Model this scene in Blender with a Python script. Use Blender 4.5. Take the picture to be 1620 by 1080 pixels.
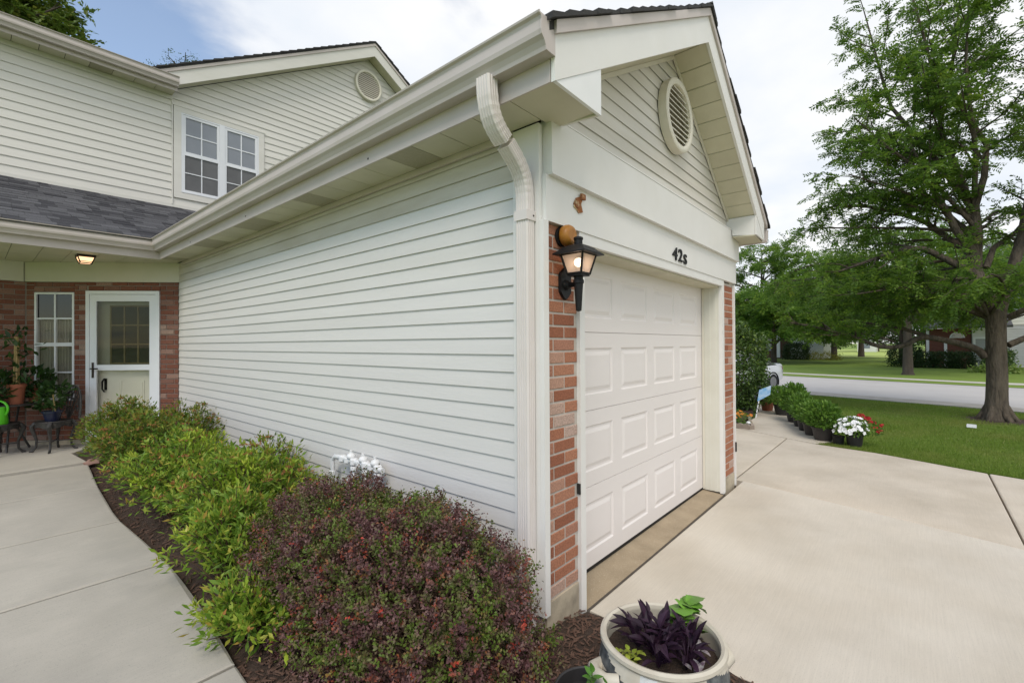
import bpy, math, random
import numpy as np
from math import sin, cos, pi, radians, sqrt
from mathutils import Vector, Matrix

for _o in list(bpy.data.objects):
    bpy.data.objects.remove(_o, do_unlink=True)
SC = bpy.context.scene
COL = SC.collection
rng = np.random.default_rng(7)
random.seed(7)

# ------------------------------------------------------------------ camera
CAM = Vector((-2.293, -1.703, 1.75))
def make_camera():
    a, roll, pit = radians(40.42), radians(-0.31), math.atan(4.5/735)
    F0 = Vector((cos(a), sin(a), 0)); R0 = Vector((sin(a), -cos(a), 0)); U0 = Vector((0, 0, 1))
    F = F0*cos(pit)+U0*sin(pit); U1 = U0*cos(pit)-F0*sin(pit)
    R = R0*cos(roll)+U1*sin(roll); U = U1*cos(roll)-R0*sin(roll)
    cd = bpy.data.cameras.new('camera'); co = bpy.data.objects.new('camera', cd); COL.objects.link(co)
    m = Matrix(((R.x, U.x, -F.x, CAM.x), (R.y, U.y, -F.y, CAM.y), (R.z, U.z, -F.z, CAM.z), (0, 0, 0, 1)))
    co.matrix_world = m
    cd.sensor_width = 36; cd.lens = 735/1620*36; cd.clip_start = 0.05; cd.clip_end = 3000
    SC.camera = co
make_camera()

# ------------------------------------------------------------------ sky, sun, exposure
SUN_AZ = radians(212)      # direction towards the sun, from +X counter-clockwise
SUN_EL = radians(50)
def make_world():
    w = bpy.data.worlds.new('World'); SC.world = w; w.use_nodes = True
    nt = w.node_tree; N = nt.nodes; L = nt.links; N.clear()
    out = N.new('ShaderNodeOutputWorld')
    sky = N.new('ShaderNodeTexSky'); sky.sky_type = 'NISHITA'; sky.sun_disc = False
    sky.sun_elevation = SUN_EL; sky.sun_rotation = pi/2-SUN_AZ
    sky.air_density = 1.1; sky.dust_density = 0.3; sky.ozone_density = 0.8
    b1 = N.new('ShaderNodeBackground'); b1.inputs[1].default_value = 0.15
    L.new(sky.outputs[0], b1.inputs[0])
    tc = N.new('ShaderNodeTexCoord')
    sep = N.new('ShaderNodeSeparateXYZ'); L.new(tc.outputs['Generated'], sep.inputs[0])
    def mth(op, a, b=None):
        n = N.new('ShaderNodeMath'); n.operation = op
        for i, v in enumerate((a, b)):
            if v is None: continue
            if isinstance(v, (int, float)): n.inputs[i].default_value = v
            else: L.new(v, n.inputs[i])
        return n.outputs[0]
    za = mth('ADD', mth('MAXIMUM', sep.outputs[2], 0.0), 0.22)
    px = mth('DIVIDE', sep.outputs[0], za); py = mth('DIVIDE', sep.outputs[1], za)
    cmb = N.new('ShaderNodeCombineXYZ'); L.new(px, cmb.inputs[0]); L.new(py, cmb.inputs[1]); cmb.inputs[2].default_value = 3.1
    n1 = N.new('ShaderNodeTexNoise'); n1.inputs['Scale'].default_value = 1.55; n1.inputs['Detail'].default_value = 7; n1.inputs['Roughness'].default_value = 0.52
    n1.inputs['Distortion'].default_value = 0.25
    L.new(cmb.outputs[0], n1.inputs['Vector'])
    # the cloud deck thins out towards +Y
    bias = mth('MULTIPLY', mth('SUBTRACT', sep.outputs[1], mth('MULTIPLY', sep.outputs[0], 1.0)), -0.20)
    den = mth('ADD', mth('ADD', n1.outputs[0], bias), 0.055)
    rp = N.new('ShaderNodeMapRange'); rp.inputs[1].default_value = 0.40; rp.inputs[2].default_value = 0.58; rp.interpolation_type = 'SMOOTHSTEP'
    L.new(den, rp.inputs[0])
    n2 = N.new('ShaderNodeTexNoise'); n2.inputs['Scale'].default_value = 2.3; n2.inputs['Detail'].default_value = 5
    L.new(cmb.outputs[0], n2.inputs['Vector'])
    cr = N.new('ShaderNodeMix'); cr.data_type = 'RGBA'
    cr.inputs[6].default_value = (0.80, 0.85, 0.92, 1); cr.inputs[7].default_value = (0.98, 0.98, 0.98, 1)
    mr = N.new('ShaderNodeMapRange'); mr.inputs[1].default_value = 0.35; mr.inputs[2].default_value = 0.62
    L.new(n2.outputs[0], mr.inputs[0]); L.new(mr.outputs[0], cr.inputs[0])
    b2 = N.new('ShaderNodeBackground'); b2.inputs[1].default_value = 0.82
    L.new(cr.outputs[2], b2.inputs[0])
    mx = N.new('ShaderNodeMixShader'); fac = mth('ADD', mth('MULTIPLY', rp.outputs[0], 0.86), 0.10)
    L.new(fac, mx.inputs[0]); L.new(b1.outputs[0], mx.inputs[1]); L.new(b2.outputs[0], mx.inputs[2])
    L.new(mx.outputs[0], out.inputs[0])
make_world()
def make_sun():
    sd = bpy.data.lights.new('sun', 'SUN'); sd.energy = 1.5; sd.angle = radians(25); sd.color = (1.0, 0.93, 0.82)
    so = bpy.data.objects.new('sun', sd); COL.objects.link(so)
    d = Vector((cos(SUN_EL)*cos(SUN_AZ), cos(SUN_EL)*sin(SUN_AZ), sin(SUN_EL)))
    so.rotation_euler = d.to_track_quat('Z', 'Y').to_euler(); so.location = (0, 0, 30)
make_sun()
vs = SC.view_settings
vs.view_transform = 'Standard'; vs.look = 'None'; vs.gamma = 1; vs.use_curve_mapping = False
vs.exposure = 0.39
SC.cycles.max_bounces = 8; SC.cycles.transparent_max_bounces = 12
SC.cycles.use_denoising = True

# ------------------------------------------------------------------ helpers: objects
OFF = {}
def put(o, parent, label, kind):
    COL.objects.link(o)
    if parent is not None: o.parent = parent
    if label: o['label'] = label
    if kind: o['kind'] = kind
def thing(name, label=None, cat=None, loc=(0, 0, 0), rotz=0.0, group=None, kind=None, local=False):
    o = bpy.data.objects.new(name, None); COL.objects.link(o); o.empty_display_size = 0.2
    o.location = loc; o.rotation_euler = (0, 0, rotz)
    if label: o['label'] = label
    if cat: o['category'] = cat
    if group: o['group'] = group
    if kind: o['kind'] = kind
    OFF[o.name] = Vector((0, 0, 0)) if local else Vector(loc)
    return o
def offset(parent):
    while parent is not None and parent.parent is not None: parent = parent.parent
    return OFF.get(parent.name, Vector((0, 0, 0))) if parent is not None else Vector((0, 0, 0))
def relabel(o, label, cat=None, group=None, kind=None):
    if label: o['label'] = label
    if cat: o['category'] = cat
    if group: o['group'] = group
    if kind: o['kind'] = kind
    return o
def copy_tree(o, parent=None):
    c = o.copy(); COL.objects.link(c)
    if parent is not None: c.parent = parent
    for ch in [x for x in o.children]: copy_tree(ch, c)
    OFF[c.name] = OFF.get(o.name, Vector((0, 0, 0)))
    return c

class MB:
    def __init__(s): s.v = []; s.f = []; s.m = []; s.mi = 0
    def add(s, vs, fs):
        b = len(s.v); s.v += [tuple(p) for p in vs]
        for f in fs: s.f.append(tuple(b+i for i in f)); s.m.append(s.mi)
        return s
    def box(s, a, b):
        x0, x1 = sorted((a[0], b[0])); y0, y1 = sorted((a[1], b[1])); z0, z1 = sorted((a[2], b[2]))
        return s.add([(x0,y0,z0),(x1,y0,z0),(x1,y1,z0),(x0,y1,z0),(x0,y0,z1),(x1,y0,z1),(x1,y1,z1),(x0,y1,z1)],
                     [(0,3,2,1),(4,5,6,7),(0,1,5,4),(1,2,6,5),(2,3,7,6),(3,0,4,7)])
    def obox(s, o, u, v, w):   # corner plus three edge vectors
        o, u, v, w = map(Vector, (o, u, v, w))
        P = [o, o+u, o+u+v, o+v, o+w, o+u+w, o+u+v+w, o+v+w]
        F = [(0,3,2,1),(4,5,6,7),(0,1,5,4),(1,2,6,5),(2,3,7,6),(3,0,4,7)]
        if u.cross(v).dot(w) < 0: F = [f[::-1] for f in F]
        return s.add(P, F)
    def prism(s, poly, ext):   # polygon of 3-D points swept along a vector
        poly = [Vector(p) for p in poly]; e = Vector(ext); n = len(poly)
        nrm = Vector((0, 0, 0))
        for i in range(n): nrm += poly[i].cross(poly[(i+1) % n])
        F = [tuple(range(n))[::-1], tuple(range(n, 2*n))]+[(i, (i+1) % n, n+(i+1) % n, n+i) for i in range(n)]
        if nrm.dot(e) < 0: F = [f[::-1] for f in F]
        return s.add(poly+[p+e for p in poly], F)
    def tube(s, pts, rad, n=8, cap=True, flat=1.0):
        pts = [Vector(p) for p in pts]; k = len(pts)
        if not hasattr(rad, '__len__'): rad = [rad]*k
        up = Vector((0, 0, 1)); V = []
        t0 = (pts[1]-pts[0]).normalized(); ref = up if abs(t0.dot(up)) < 0.95 else Vector((1, 0, 0))
        a = t0.cross(ref).normalized()
        for i in range(k):
            t = (pts[min(i+1, k-1)]-pts[max(i-1, 0)]).normalized()
            a = (a-t*a.dot(t)).normalized(); b = t.cross(a)
            for j in range(n):
                an = 2*pi*j/n; V.append(pts[i]+(a*cos(an)+b*sin(an)*flat)*rad[i])
        F = [(i*n+j, i*n+(j+1) % n, (i+1)*n+(j+1) % n, (i+1)*n+j) for i in range(k-1) for j in range(n)]
        if cap: F += [tuple(range(n))[::-1], tuple(range((k-1)*n, k*n))]
        return s.add(V, F)
    def lathe(s, prof, c=(0, 0, 0), n=24, sx=1.0, sy=1.0):
        c = Vector(c); k = len(prof)
        V = [c+Vector((r*cos(2*pi*j/n)*sx, r*sin(2*pi*j/n)*sy, z)) for r, z in prof for j in range(n)]
        F = [(i*n+j, i*n+(j+1) % n, (i+1)*n+(j+1) % n, (i+1)*n+j) for i in range(k-1) for j in range(n)]
        F += [tuple(range(n))[::-1], tuple(range((k-1)*n, k*n))]
        return s.add(V, F)
    def ball(s, c, r, n=12, k=7, sc=(1, 1, 1)):
        prof = [(max(r*sin(pi*i/k), 1e-4), -r*cos(pi*i/k)) for i in range(k+1)]
        b = len(s.v); s.lathe(prof, (0, 0, 0), n)
        for i in range(b, len(s.v)):
            p = s.v[i]; s.v[i] = (p[0]*sc[0]+c[0], p[1]*sc[1]+c[1], p[2]*sc[2]+c[2])
        return s
    def build(s, name, mat, parent=None, smooth=False, label=None, kind=None, angle=40):
        me = bpy.data.meshes.new(name); off = offset(parent)
        me.from_pydata([(p[0]-off.x, p[1]-off.y, p[2]-off.z) for p in s.v], [], s.f)
        mats = mat if isinstance(mat, (list, tuple)) else [mat]
        for mm in mats: me.materials.append(mm)
        if len(mats) > 1: me.polygons.foreach_set('material_index', s.m)
        if smooth:
            me.polygons.foreach_set('use_smooth', [True]*len(me.polygons))
            try: me.set_sharp_from_angle(angle=radians(angle))
            except Exception: pass
        me.update()
        o = bpy.data.objects.new(name, me); put(o, parent, label, kind)
        return o
def np_obj(name, V, F, mat, parent=None, rnd=None, kind=None, label=None, smooth=False):
    off = offset(parent); V = np.asarray(V, np.float32)-np.array(off, np.float32)
    F = np.asarray(F, np.int32); k = F.shape[1]; nf = len(F)
    me = bpy.data.meshes.new(name); me.vertices.add(len(V)); me.vertices.foreach_set('co', V.ravel())
    me.loops.add(nf*k); me.loops.foreach_set('vertex_index', F.ravel())
    me.polygons.add(nf); me.polygons.foreach_set('loop_start', np.arange(0, nf*k, k, dtype=np.int32))
    try: me.polygons.foreach_set('loop_total', np.full(nf, k, np.int32))
    except Exception: pass
    if rnd is not None:
        at = me.attributes.new('rnd', 'FLOAT', 'FACE'); at.data.foreach_set('value', np.asarray(rnd, np.float32))
    if smooth: me.polygons.foreach_set('use_smooth', np.ones(nf, bool))
    me.materials.append(mat); me.update(calc_edges=True); me.validate()
    o = bpy.data.objects.new(name, me); put(o, parent, label, kind)
    return o

# ------------------------------------------------------------------ helpers: materials
def rgba(c): return (c[0], c[1], c[2], 1.0)
def mat(name, c1, c2=None, scale=8.0, rough=0.6, bump=0.0, bscale=60.0, spec=0.4, metal=0.0, stretch=(1, 1, 1),
        stain=None, sscale=1.2, samt=0.5, detail=5, objvar=0.0, speck=None, speckscale=180, bdist=0.004, coat=0.0):
    m = bpy.data.materials.new(name); m.use_nodes = True
    nt = m.node_tree; N = nt.nodes; L = nt.links; b = N['Principled BSDF']
    b.inputs['Roughness'].default_value = rough; b.inputs['Metallic'].default_value = metal
    b.inputs['Specular IOR Level'].default_value = spec; b.inputs['Coat Weight'].default_value = coat
    geo = N.new('ShaderNodeNewGeometry')
    mp = N.new('ShaderNodeMapping'); mp.inputs['Scale'].default_value = stretch; L.new(geo.outputs['Position'], mp.inputs[0])
    col = None
    def noise(sc, det=detail, ro=0.55):
        n = N.new('ShaderNodeTexNoise'); n.inputs['Scale'].default_value = sc; n.inputs['Detail'].default_value = det
        n.inputs['Roughness'].default_value = ro; L.new(mp.outputs[0], n.inputs['Vector']); return n.outputs[0]
    def mixc(f, a, c):
        x = N.new('ShaderNodeMix'); x.data_type = 'RGBA'
        if isinstance(f, float): x.inputs[0].default_value = f
        else: L.new(f, x.inputs[0])
        for i, v in ((6, a), (7, c)):
            if isinstance(v, tuple): x.inputs[i].default_value = rgba(v)
            else: L.new(v, x.inputs[i])
        return x.outputs[2]
    def rng_(f, lo, hi, a=0.0, z=1.0):
        r = N.new('ShaderNodeMapRange'); r.inputs[1].default_value = lo; r.inputs[2].default_value = hi
        r.inputs[3].default_value = a; r.inputs[4].default_value = z; L.new(f, r.inputs[0]); return r.outputs[0]
    col = mixc(rng_(noise(scale), 0.32, 0.68), tuple(c1), tuple(c2 if c2 else c1))
    if stain is not None:
        col = mixc(rng_(noise(sscale, 6, 0.6), 0.48, 0.72, 0.0, samt), col, tuple(stain))
    if speck is not None:
        col = mixc(rng_(noise(speckscale, 2), 0.58, 0.72, 0.0, 0.7), col, tuple(speck))
    if objvar:
        oi = N.new('ShaderNodeObjectInfo'); hs = N.new('ShaderNodeHueSaturation'); L.new(col, hs.inputs['Color'])
        L.new(rng_(oi.outputs['Random'], 0, 1, 1-objvar, 1+objvar), hs.inputs['Value']); col = hs.outputs[0]
    L.new(col, b.inputs['Base Color'])
    if bump:
        bp = N.new('ShaderNodeBump'); bp.inputs['Strength'].default_value = bump; bp.inputs['Distance'].default_value = bdist
        L.new(noise(bscale, 4), bp.inputs['Height']); L.new(bp.outputs[0], b.inputs['Normal'])
    return m
def ramp_mat(name, stops, rough=0.75, spec=0.25, bump=0.3, bscale=150, nscale=40, namt=0.3, source='object'):
    """colour of each piece drawn from a ramp by the piece's own random number"""
    m = bpy.data.materials.new(name); m.use_nodes = True
    nt = m.node_tree; N = nt.nodes; L = nt.links; b = N['Principled BSDF']
    b.inputs['Roughness'].default_value = rough; b.inputs['Specular IOR Level'].default_value = spec
    oi = N.new('ShaderNodeObjectInfo'); r = N.new('ShaderNodeValToRGB'); e = r.color_ramp.elements
    while len(e) < len(stops): e.new(0.5)
    for i, (p, c) in enumerate(stops): e[i].position = p; e[i].color = rgba(c)
    L.new(oi.outputs['Random'], r.inputs[0])
    geo = N.new('ShaderNodeNewGeometry'); n = N.new('ShaderNodeTexNoise'); n.inputs['Scale'].default_value = nscale; n.inputs['Detail'].default_value = 6
    L.new(geo.outputs['Position'], n.inputs['Vector'])
    hs = N.new('ShaderNodeHueSaturation'); mr = N.new('ShaderNodeMapRange'); mr.inputs[1].default_value = 0.3; mr.inputs[2].default_value = 0.7
    mr.inputs[3].default_value = 1-namt; mr.inputs[4].default_value = 1+namt
    L.new(n.outputs[0], mr.inputs[0]); L.new(mr.outputs[0], hs.inputs['Value']); L.new(r.outputs[0], hs.inputs['Color'])
    L.new(hs.outputs[0], b.inputs['Base Color'])
    n2 = N.new('ShaderNodeTexNoise'); n2.inputs['Scale'].default_value = bscale; n2.inputs['Detail'].default_value = 4
    L.new(geo.outputs['Position'], n2.inputs['Vector'])
    bp = N.new('ShaderNodeBump'); bp.inputs['Strength'].default_value = bump; bp.inputs['Distance'].default_value = 0.004
    L.new(n2.outputs[0], bp.inputs['Height']); L.new(bp.outputs[0], b.inputs['Normal'])
    return m
def leaf_mat(name, stops, rough=0.5, trans=0.3, spec=0.35, patch=None, pscale=3.0, plo=0.5, phi=0.62, sat=1.0):
    """leaf colours by each leaf's own random number; 'patch' is a second ramp that takes over in some areas of the plant"""
    m = bpy.data.materials.new(name); m.use_nodes = True
    nt = m.node_tree; N = nt.nodes; L = nt.links; b = N['Principled BSDF']
    b.inputs['Roughness'].default_value = rough; b.inputs['Specular IOR Level'].default_value = spec
    at = N.new('ShaderNodeAttribute'); at.attribute_name = 'rnd'
    def ramp(st):
        r = N.new('ShaderNodeValToRGB'); e = r.color_ramp.elements
        while len(e) < len(st): e.new(0.5)
        for i, (p, c) in enumerate(st): e[i].position = p; e[i].color = rgba(c)
        L.new(at.outputs['Fac'], r.inputs[0]); return r.outputs[0]
    col = ramp(stops)
    if patch is not None:
        geo = N.new('ShaderNodeNewGeometry'); n = N.new('ShaderNodeTexNoise'); n.inputs['Scale'].default_value = pscale; n.inputs['Detail'].default_value = 3
        L.new(geo.outputs['Position'], n.inputs['Vector'])
        mr = N.new('ShaderNodeMapRange'); mr.inputs[1].default_value = plo; mr.inputs[2].default_value = phi; L.new(n.outputs[0], mr.inputs[0])
        x = N.new('ShaderNodeMix'); x.data_type = 'RGBA'; L.new(mr.outputs[0], x.inputs[0]); L.new(col, x.inputs[6]); L.new(ramp(patch), x.inputs[7]); col = x.outputs[2]
    L.new(col, b.inputs['Base Color'])
    tr = N.new('ShaderNodeBsdfTranslucent'); L.new(col, tr.inputs[0])
    mx = N.new('ShaderNodeMixShader'); mx.inputs[0].default_value = trans
    L.new(b.outputs[0], mx.inputs[1]); L.new(tr.outputs[0], mx.inputs[2]); L.new(mx.outputs[0], N['Material Output'].inputs[0])
    return m
def glass_mat(name, tint=(0.9, 0.95, 0.95), gloss=0.25):
    m = bpy.data.materials.new(name); m.use_nodes = True
    nt = m.node_tree; N = nt.nodes; L = nt.links; N.remove(N['Principled BSDF'])
    t = N.new('ShaderNodeBsdfTransparent'); t.inputs[0].default_value = rgba(tint)
    g = N.new('ShaderNodeBsdfGlossy'); g.inputs['Roughness'].default_value = 0.02
    fr = N.new('ShaderNodeLayerWeight'); fr.inputs[0].default_value = .5
    pw = N.new('ShaderNodeMath'); pw.operation = 'POWER'; pw.inputs[1].default_value = 4.0; L.new(fr.outputs['Facing'], pw.inputs[0])
    ad = N.new('ShaderNodeMath'); ad.operation = 'ADD'; ad.use_clamp = True; ad.inputs[1].default_value = gloss; L.new(pw.outputs[0], ad.inputs[0])
    mx = N.new('ShaderNodeMixShader'); L.new(ad.outputs[0], mx.inputs[0]); L.new(t.outputs[0], mx.inputs[1]); L.new(g.outputs[0], mx.inputs[2])
    L.new(mx.outputs[0], N['Material Output'].inputs[0]); return m
def emit_mat(name, c, strength, mixdiff=0.0):
    m = bpy.data.materials.new(name); m.use_nodes = True; b = m.node_tree.nodes['Principled BSDF']
    b.inputs['Base Color'].default_value = rgba(c); b.inputs['Emission Color'].default_value = rgba(c); b.inputs['Emission Strength'].default_value = strength
    return m

M = {}
def weather(m, crack=.0, blotch=.075, brush=(1.2,40,1), cs=.55):
    """adds broom streaks, blotches and a few hairline cracks to a concrete material"""
    nt = m.node_tree; N = nt.nodes; L = nt.links; b = N['Principled BSDF']; src = b.inputs['Base Color'].links[0].from_socket
    geo = N.new('ShaderNodeNewGeometry')
    def noise(sc, vec, det=5, ro=.6):
        n = N.new('ShaderNodeTexNoise'); n.inputs['Scale'].default_value = sc; n.inputs['Detail'].default_value = det; n.inputs['Roughness'].default_value = ro; L.new(vec, n.inputs['Vector']); return n
    mp = N.new('ShaderNodeMapping'); mp.inputs['Scale'].default_value = brush; mp.inputs['Rotation'].default_value = (0,0,.06); L.new(geo.outputs['Position'], mp.inputs[0])
    def mr(f, a, z, lo, hi):
        r = N.new('ShaderNodeMapRange'); r.inputs[1].default_value = a; r.inputs[2].default_value = z; r.inputs[3].default_value = lo; r.inputs[4].default_value = hi; L.new(f, r.inputs[0]); return r.outputs[0]
    br = mr(noise(3, mp.outputs[0], 3).outputs[0], .3, .7, .955, 1.045)
    bl = mr(noise(.7, geo.outputs['Position'], 7, .62).outputs[0], .36, .64, 1-blotch, 1+blotch*.55)
    wn = noise(1.7, geo.outputs['Position'], 6, .65); ad = N.new('ShaderNodeVectorMath'); ad.operation = 'MULTIPLY_ADD'; ad.inputs[1].default_value = (.55,.55,.0); L.new(wn.outputs['Color'], ad.inputs[0]); L.new(geo.outputs['Position'], ad.inputs[2])
    vo = N.new('ShaderNodeTexVoronoi'); vo.feature = 'DISTANCE_TO_EDGE'; vo.inputs['Scale'].default_value = cs; L.new(ad.outputs[0], vo.inputs['Vector'])
    ck = mr(vo.outputs['Distance'], .0012, .0035, 1-crack, 1.0)
    gate = mr(noise(.45, geo.outputs['Position'], 2).outputs[0], .54, .58, 0, 1)
    def mul(a, c):
        n = N.new('ShaderNodeMath'); n.operation = 'MULTIPLY'; L.new(a, n.inputs[0]); L.new(c, n.inputs[1]); return n.outputs[0]
    mx = N.new('ShaderNodeMix'); mx.data_type = 'FLOAT'; mx.inputs[2].default_value = 1.0; L.new(gate, mx.inputs[0]); L.new(ck, mx.inputs[3])
    v = mul(mul(br, bl), mx.outputs[0]); hs = N.new('ShaderNodeHueSaturation'); L.new(src, hs.inputs['Color']); L.new(v, hs.inputs['Value']); L.new(hs.outputs[0], b.inputs['Base Color'])
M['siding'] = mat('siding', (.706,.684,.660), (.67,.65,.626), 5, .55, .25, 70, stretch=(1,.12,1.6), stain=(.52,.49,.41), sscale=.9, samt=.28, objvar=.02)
M['siding_top'] = mat('siding_top', (.60,.565,.505), (.53,.49,.42), 3, .6, .25, 70, stretch=(1,.35,2.5), stain=(.42,.37,.28), sscale=2.2, samt=.55, objvar=.03)  # darker, tanner siding for the top boards of the side wall
M['siding_up'] = mat('siding_up', (.72,.695,.65), (.685,.66,.615), 5, .55, .25, 70, stretch=(.12,1,1.6), stain=(.5,.48,.4), sscale=.8, samt=.2, objvar=.02)
M['siding_gable'] = mat('siding_gable', (.71,.68,.63), (.66,.625,.565), 5, .55, .25, 70, stretch=(.12,1,1.6), stain=(.44,.40,.31), sscale=1.6, samt=.5, objvar=.03)
M['trim'] = mat('trim', (.765,.748,.72), (.735,.718,.69), 3, .45, .06, 40, stain=(.62,.59,.51), sscale=1.7, samt=.22)
M['trim_warm'] = mat('trim_warm', (.70,.68,.60), (.66,.64,.56), 3, .5, .06, 40, stain=(.52,.48,.37), sscale=2.0, samt=.3)
M['porch_frieze'] = mat('porch_frieze', (.60,.575,.49), (.56,.535,.45), 3, .5, .06, 40)  # cream trim with the porch shade put into a darker tone
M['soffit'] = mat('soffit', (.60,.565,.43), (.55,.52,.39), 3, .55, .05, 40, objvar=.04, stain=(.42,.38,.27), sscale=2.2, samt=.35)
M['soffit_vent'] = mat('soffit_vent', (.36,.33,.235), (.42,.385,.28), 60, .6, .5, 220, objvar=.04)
M['gutter'] = mat('gutter', (.545,.485,.455), (.505,.445,.415), 3, .5, .03, 30, spec=.5, stain=(.47,.42,.36), sscale=2.5, samt=.4)
M['downspout'] = mat('downspout', (.70,.645,.615), (.66,.605,.575), 3, .45, .03, 30, spec=.5, stain=(.58,.53,.48), sscale=3.5, samt=.35)
M['door_white'] = mat('door_white', (.76,.715,.695), (.735,.69,.665), 2, .5, .12, 60, stretch=(.3,1,2))
M['white'] = mat('white', (.80,.80,.80), (.77,.77,.77), 4, .4, .03, 30)
M['vinyl_white'] = mat('vinyl_white', (.78,.79,.83), (.75,.76,.80), 4, .35, .02, 30)
M['vent'] = mat('vent', (.70,.66,.56), (.66,.62,.52), 4, .5, .05, 40)
M['vent_back'] = mat('vent_back', (.30,.265,.205), (.26,.23,.175), 60, .8)
M['dark'] = mat('dark', (.03,.028,.025), (.02,.02,.02), 6, .8)
M['mortar'] = mat('mortar', (.55,.49,.435), (.48,.43,.38), 30, .9, .5, 120, stain=(.25,.22,.2), sscale=4, samt=.3)
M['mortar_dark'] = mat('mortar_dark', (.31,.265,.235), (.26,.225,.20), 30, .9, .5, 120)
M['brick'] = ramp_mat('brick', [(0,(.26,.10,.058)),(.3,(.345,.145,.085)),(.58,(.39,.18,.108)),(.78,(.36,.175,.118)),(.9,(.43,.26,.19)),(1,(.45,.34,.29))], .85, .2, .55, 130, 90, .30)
M['brick_dark'] = ramp_mat('brick_dark', [(0,(.165,.066,.045)),(.4,(.215,.086,.058)),(.75,(.195,.092,.068)),(.9,(.28,.165,.13)),(1,(.34,.235,.19))], .85, .2, .5, 130, 60, .25)  # dimness of the porch is put into these darker brick tones
M['concrete'] = mat('concrete', (.585,.515,.425), (.53,.46,.37), 1.6, .85, .25, 180, stain=(.40,.345,.27), sscale=.8, samt=.35, objvar=.02, speck=(.38,.34,.29), speckscale=140)
M['concrete_new'] = mat('concrete_new', (.60,.55,.475), (.54,.485,.405), 1.1, .85, .25, 180, stain=(.44,.375,.29), sscale=.9, samt=.4, objvar=.02, speck=(.40,.36,.31), speckscale=140)
M['concrete_walk'] = mat('concrete_walk', (.49,.452,.39), (.425,.392,.338), 1.8, .85, .3, 180, stain=(.31,.29,.255), sscale=1.1, samt=.5, objvar=.03, speck=(.30,.285,.26), speckscale=140)
for k_ in ('concrete', 'concrete_new', 'concrete_walk'): weather(M[k_])
M['apron'] = mat('apron', (.38,.30,.205), (.31,.245,.165), 5, .9, .5, 160, stain=(.26,.2,.13), sscale=2.5, samt=.5, speck=(.52,.46,.36), speckscale=120)
M['foundation'] = mat('foundation', (.50,.43,.32), (.41,.35,.26), 8, .9, .5, 60, stain=(.16,.14,.11), sscale=5, samt=.6)
M['joint'] = mat('joint', (.10,.085,.07), (.07,.06,.05), 20, .95, .5, 90)
M['asphalt'] = mat('asphalt', (.06,.06,.062), (.045,.045,.048), 12, .9, .5, 120)
M['street'] = mat('street', (.50,.475,.455), (.455,.43,.415), .8, .9, .2, 60, stain=(.45,.44,.44), sscale=.3, samt=.4)
M['kerb'] = mat('kerb', (.44,.41,.37), (.36,.33,.30), 3, .9, .4, 60, stain=(.22,.2,.17), sscale=2, samt=.6)
M['sidewalk'] = mat('sidewalk', (.60,.56,.50), (.53,.49,.44), 2, .9)
M['soil'] = mat('soil', (.055,.036,.026), (.085,.055,.04), 22, .95, 1.0, 70, bdist=.03)
M['mulch'] = mat('mulch', (.13,.075,.052), (.075,.042,.03), 40, .9, .4, 120, objvar=.1)
M['lawn'] = mat('lawn', (.15,.215,.03), (.11,.17,.022), 2.5, .95, .8, 55, stain=(.11,.16,.03), sscale=.5, samt=.5, bdist=.03)
M['lawn_far'] = mat('lawn_far', (.18,.265,.034), (.14,.215,.027), .8, .95, .5, 30, stain=(.19,.25,.04), sscale=.2, samt=.5, bdist=.02)
M['field'] = mat('field', (.40,.47,.12), (.33,.41,.095), .3, .95)  # sunlight on the distant grass is put into this paler green
M['shingle'] = ramp_mat('shingle', [(0,(.040,.040,.046)),(.25,(.055,.055,.062)),(.6,(.080,.080,.088)),(1,(.105,.105,.114))], .9, .25, .9, 260, 190, .45)
M['roof_dark'] = mat('roof_dark', (.035,.033,.033), (.05,.048,.047), 60, .9, .7, 200)
M['roof_grey'] = mat('roof_grey', (.15,.15,.16), (.11,.11,.12), 8, .9, .3, 20)
M['black'] = mat('black', (.009,.009,.010), (.014,.014,.015), 30, .5, .35, 160, spec=.25)
M['black_gloss'] = mat('black_gloss', (.01,.01,.012), (.014,.014,.016), 20, .22, spec=.5)
M['iron'] = mat('iron', (.035,.033,.032), (.085,.08,.077), 30, .45, .3, 90, metal=.4)
M['bronze'] = mat('bronze', (.05,.035,.025), (.03,.022,.018), 20, .4, metal=.5)
M['ochre'] = mat('ochre', (.42,.185,.028), (.34,.13,.02), 16, .42, .12, 40, stain=(.2,.075,.02), sscale=9, samt=.5)
M['rust'] = mat('rust', (.36,.13,.04), (.20,.075,.03), 60, .9, .5, 150, stain=(.62,.5,.32), sscale=40, samt=.8)
M['yellow_flake'] = mat('yellow_flake', (.62,.50,.30), (.50,.36,.18), 60, .9)
M['terracotta'] = mat('terracotta', (.32,.105,.055), (.26,.085,.045), 10, .75, .1, 60)
M['pot_black'] = mat('pot_black', (.022,.020,.020), (.03,.027,.027), 8, .5)
M['pot_brown'] = mat('pot_brown', (.045,.036,.034), (.035,.03,.028), 8, .5)
M['pot_blue'] = mat('pot_blue', (.012,.016,.04), (.016,.02,.05), 6, .25)
M['green_plastic'] = mat('green_plastic', (.10,.50,.02), (.09,.46,.02), 3, .35)
M['ceramic'] = mat('ceramic', (.62,.57,.47), (.54,.49,.40), 6, .55, .15, 50, stain=(.40,.34,.26), sscale=7, samt=.5)
M['ceramic_stripe'] = mat('ceramic_stripe', (.035,.04,.045), (.16,.17,.17), 26, .5, .2, 60)
M['ceramic_white'] = mat('ceramic_white', (.70,.70,.68), (.5,.5,.49), 30, .5, .2, 60)
M['stone'] = mat('stone', (.42,.36,.29), (.33,.28,.22), 14, .9, .5, 50)
M['pink_stone'] = mat('pink_stone', (.33,.2,.16), (.25,.15,.12), 10, .9, .4, 30)
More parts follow.
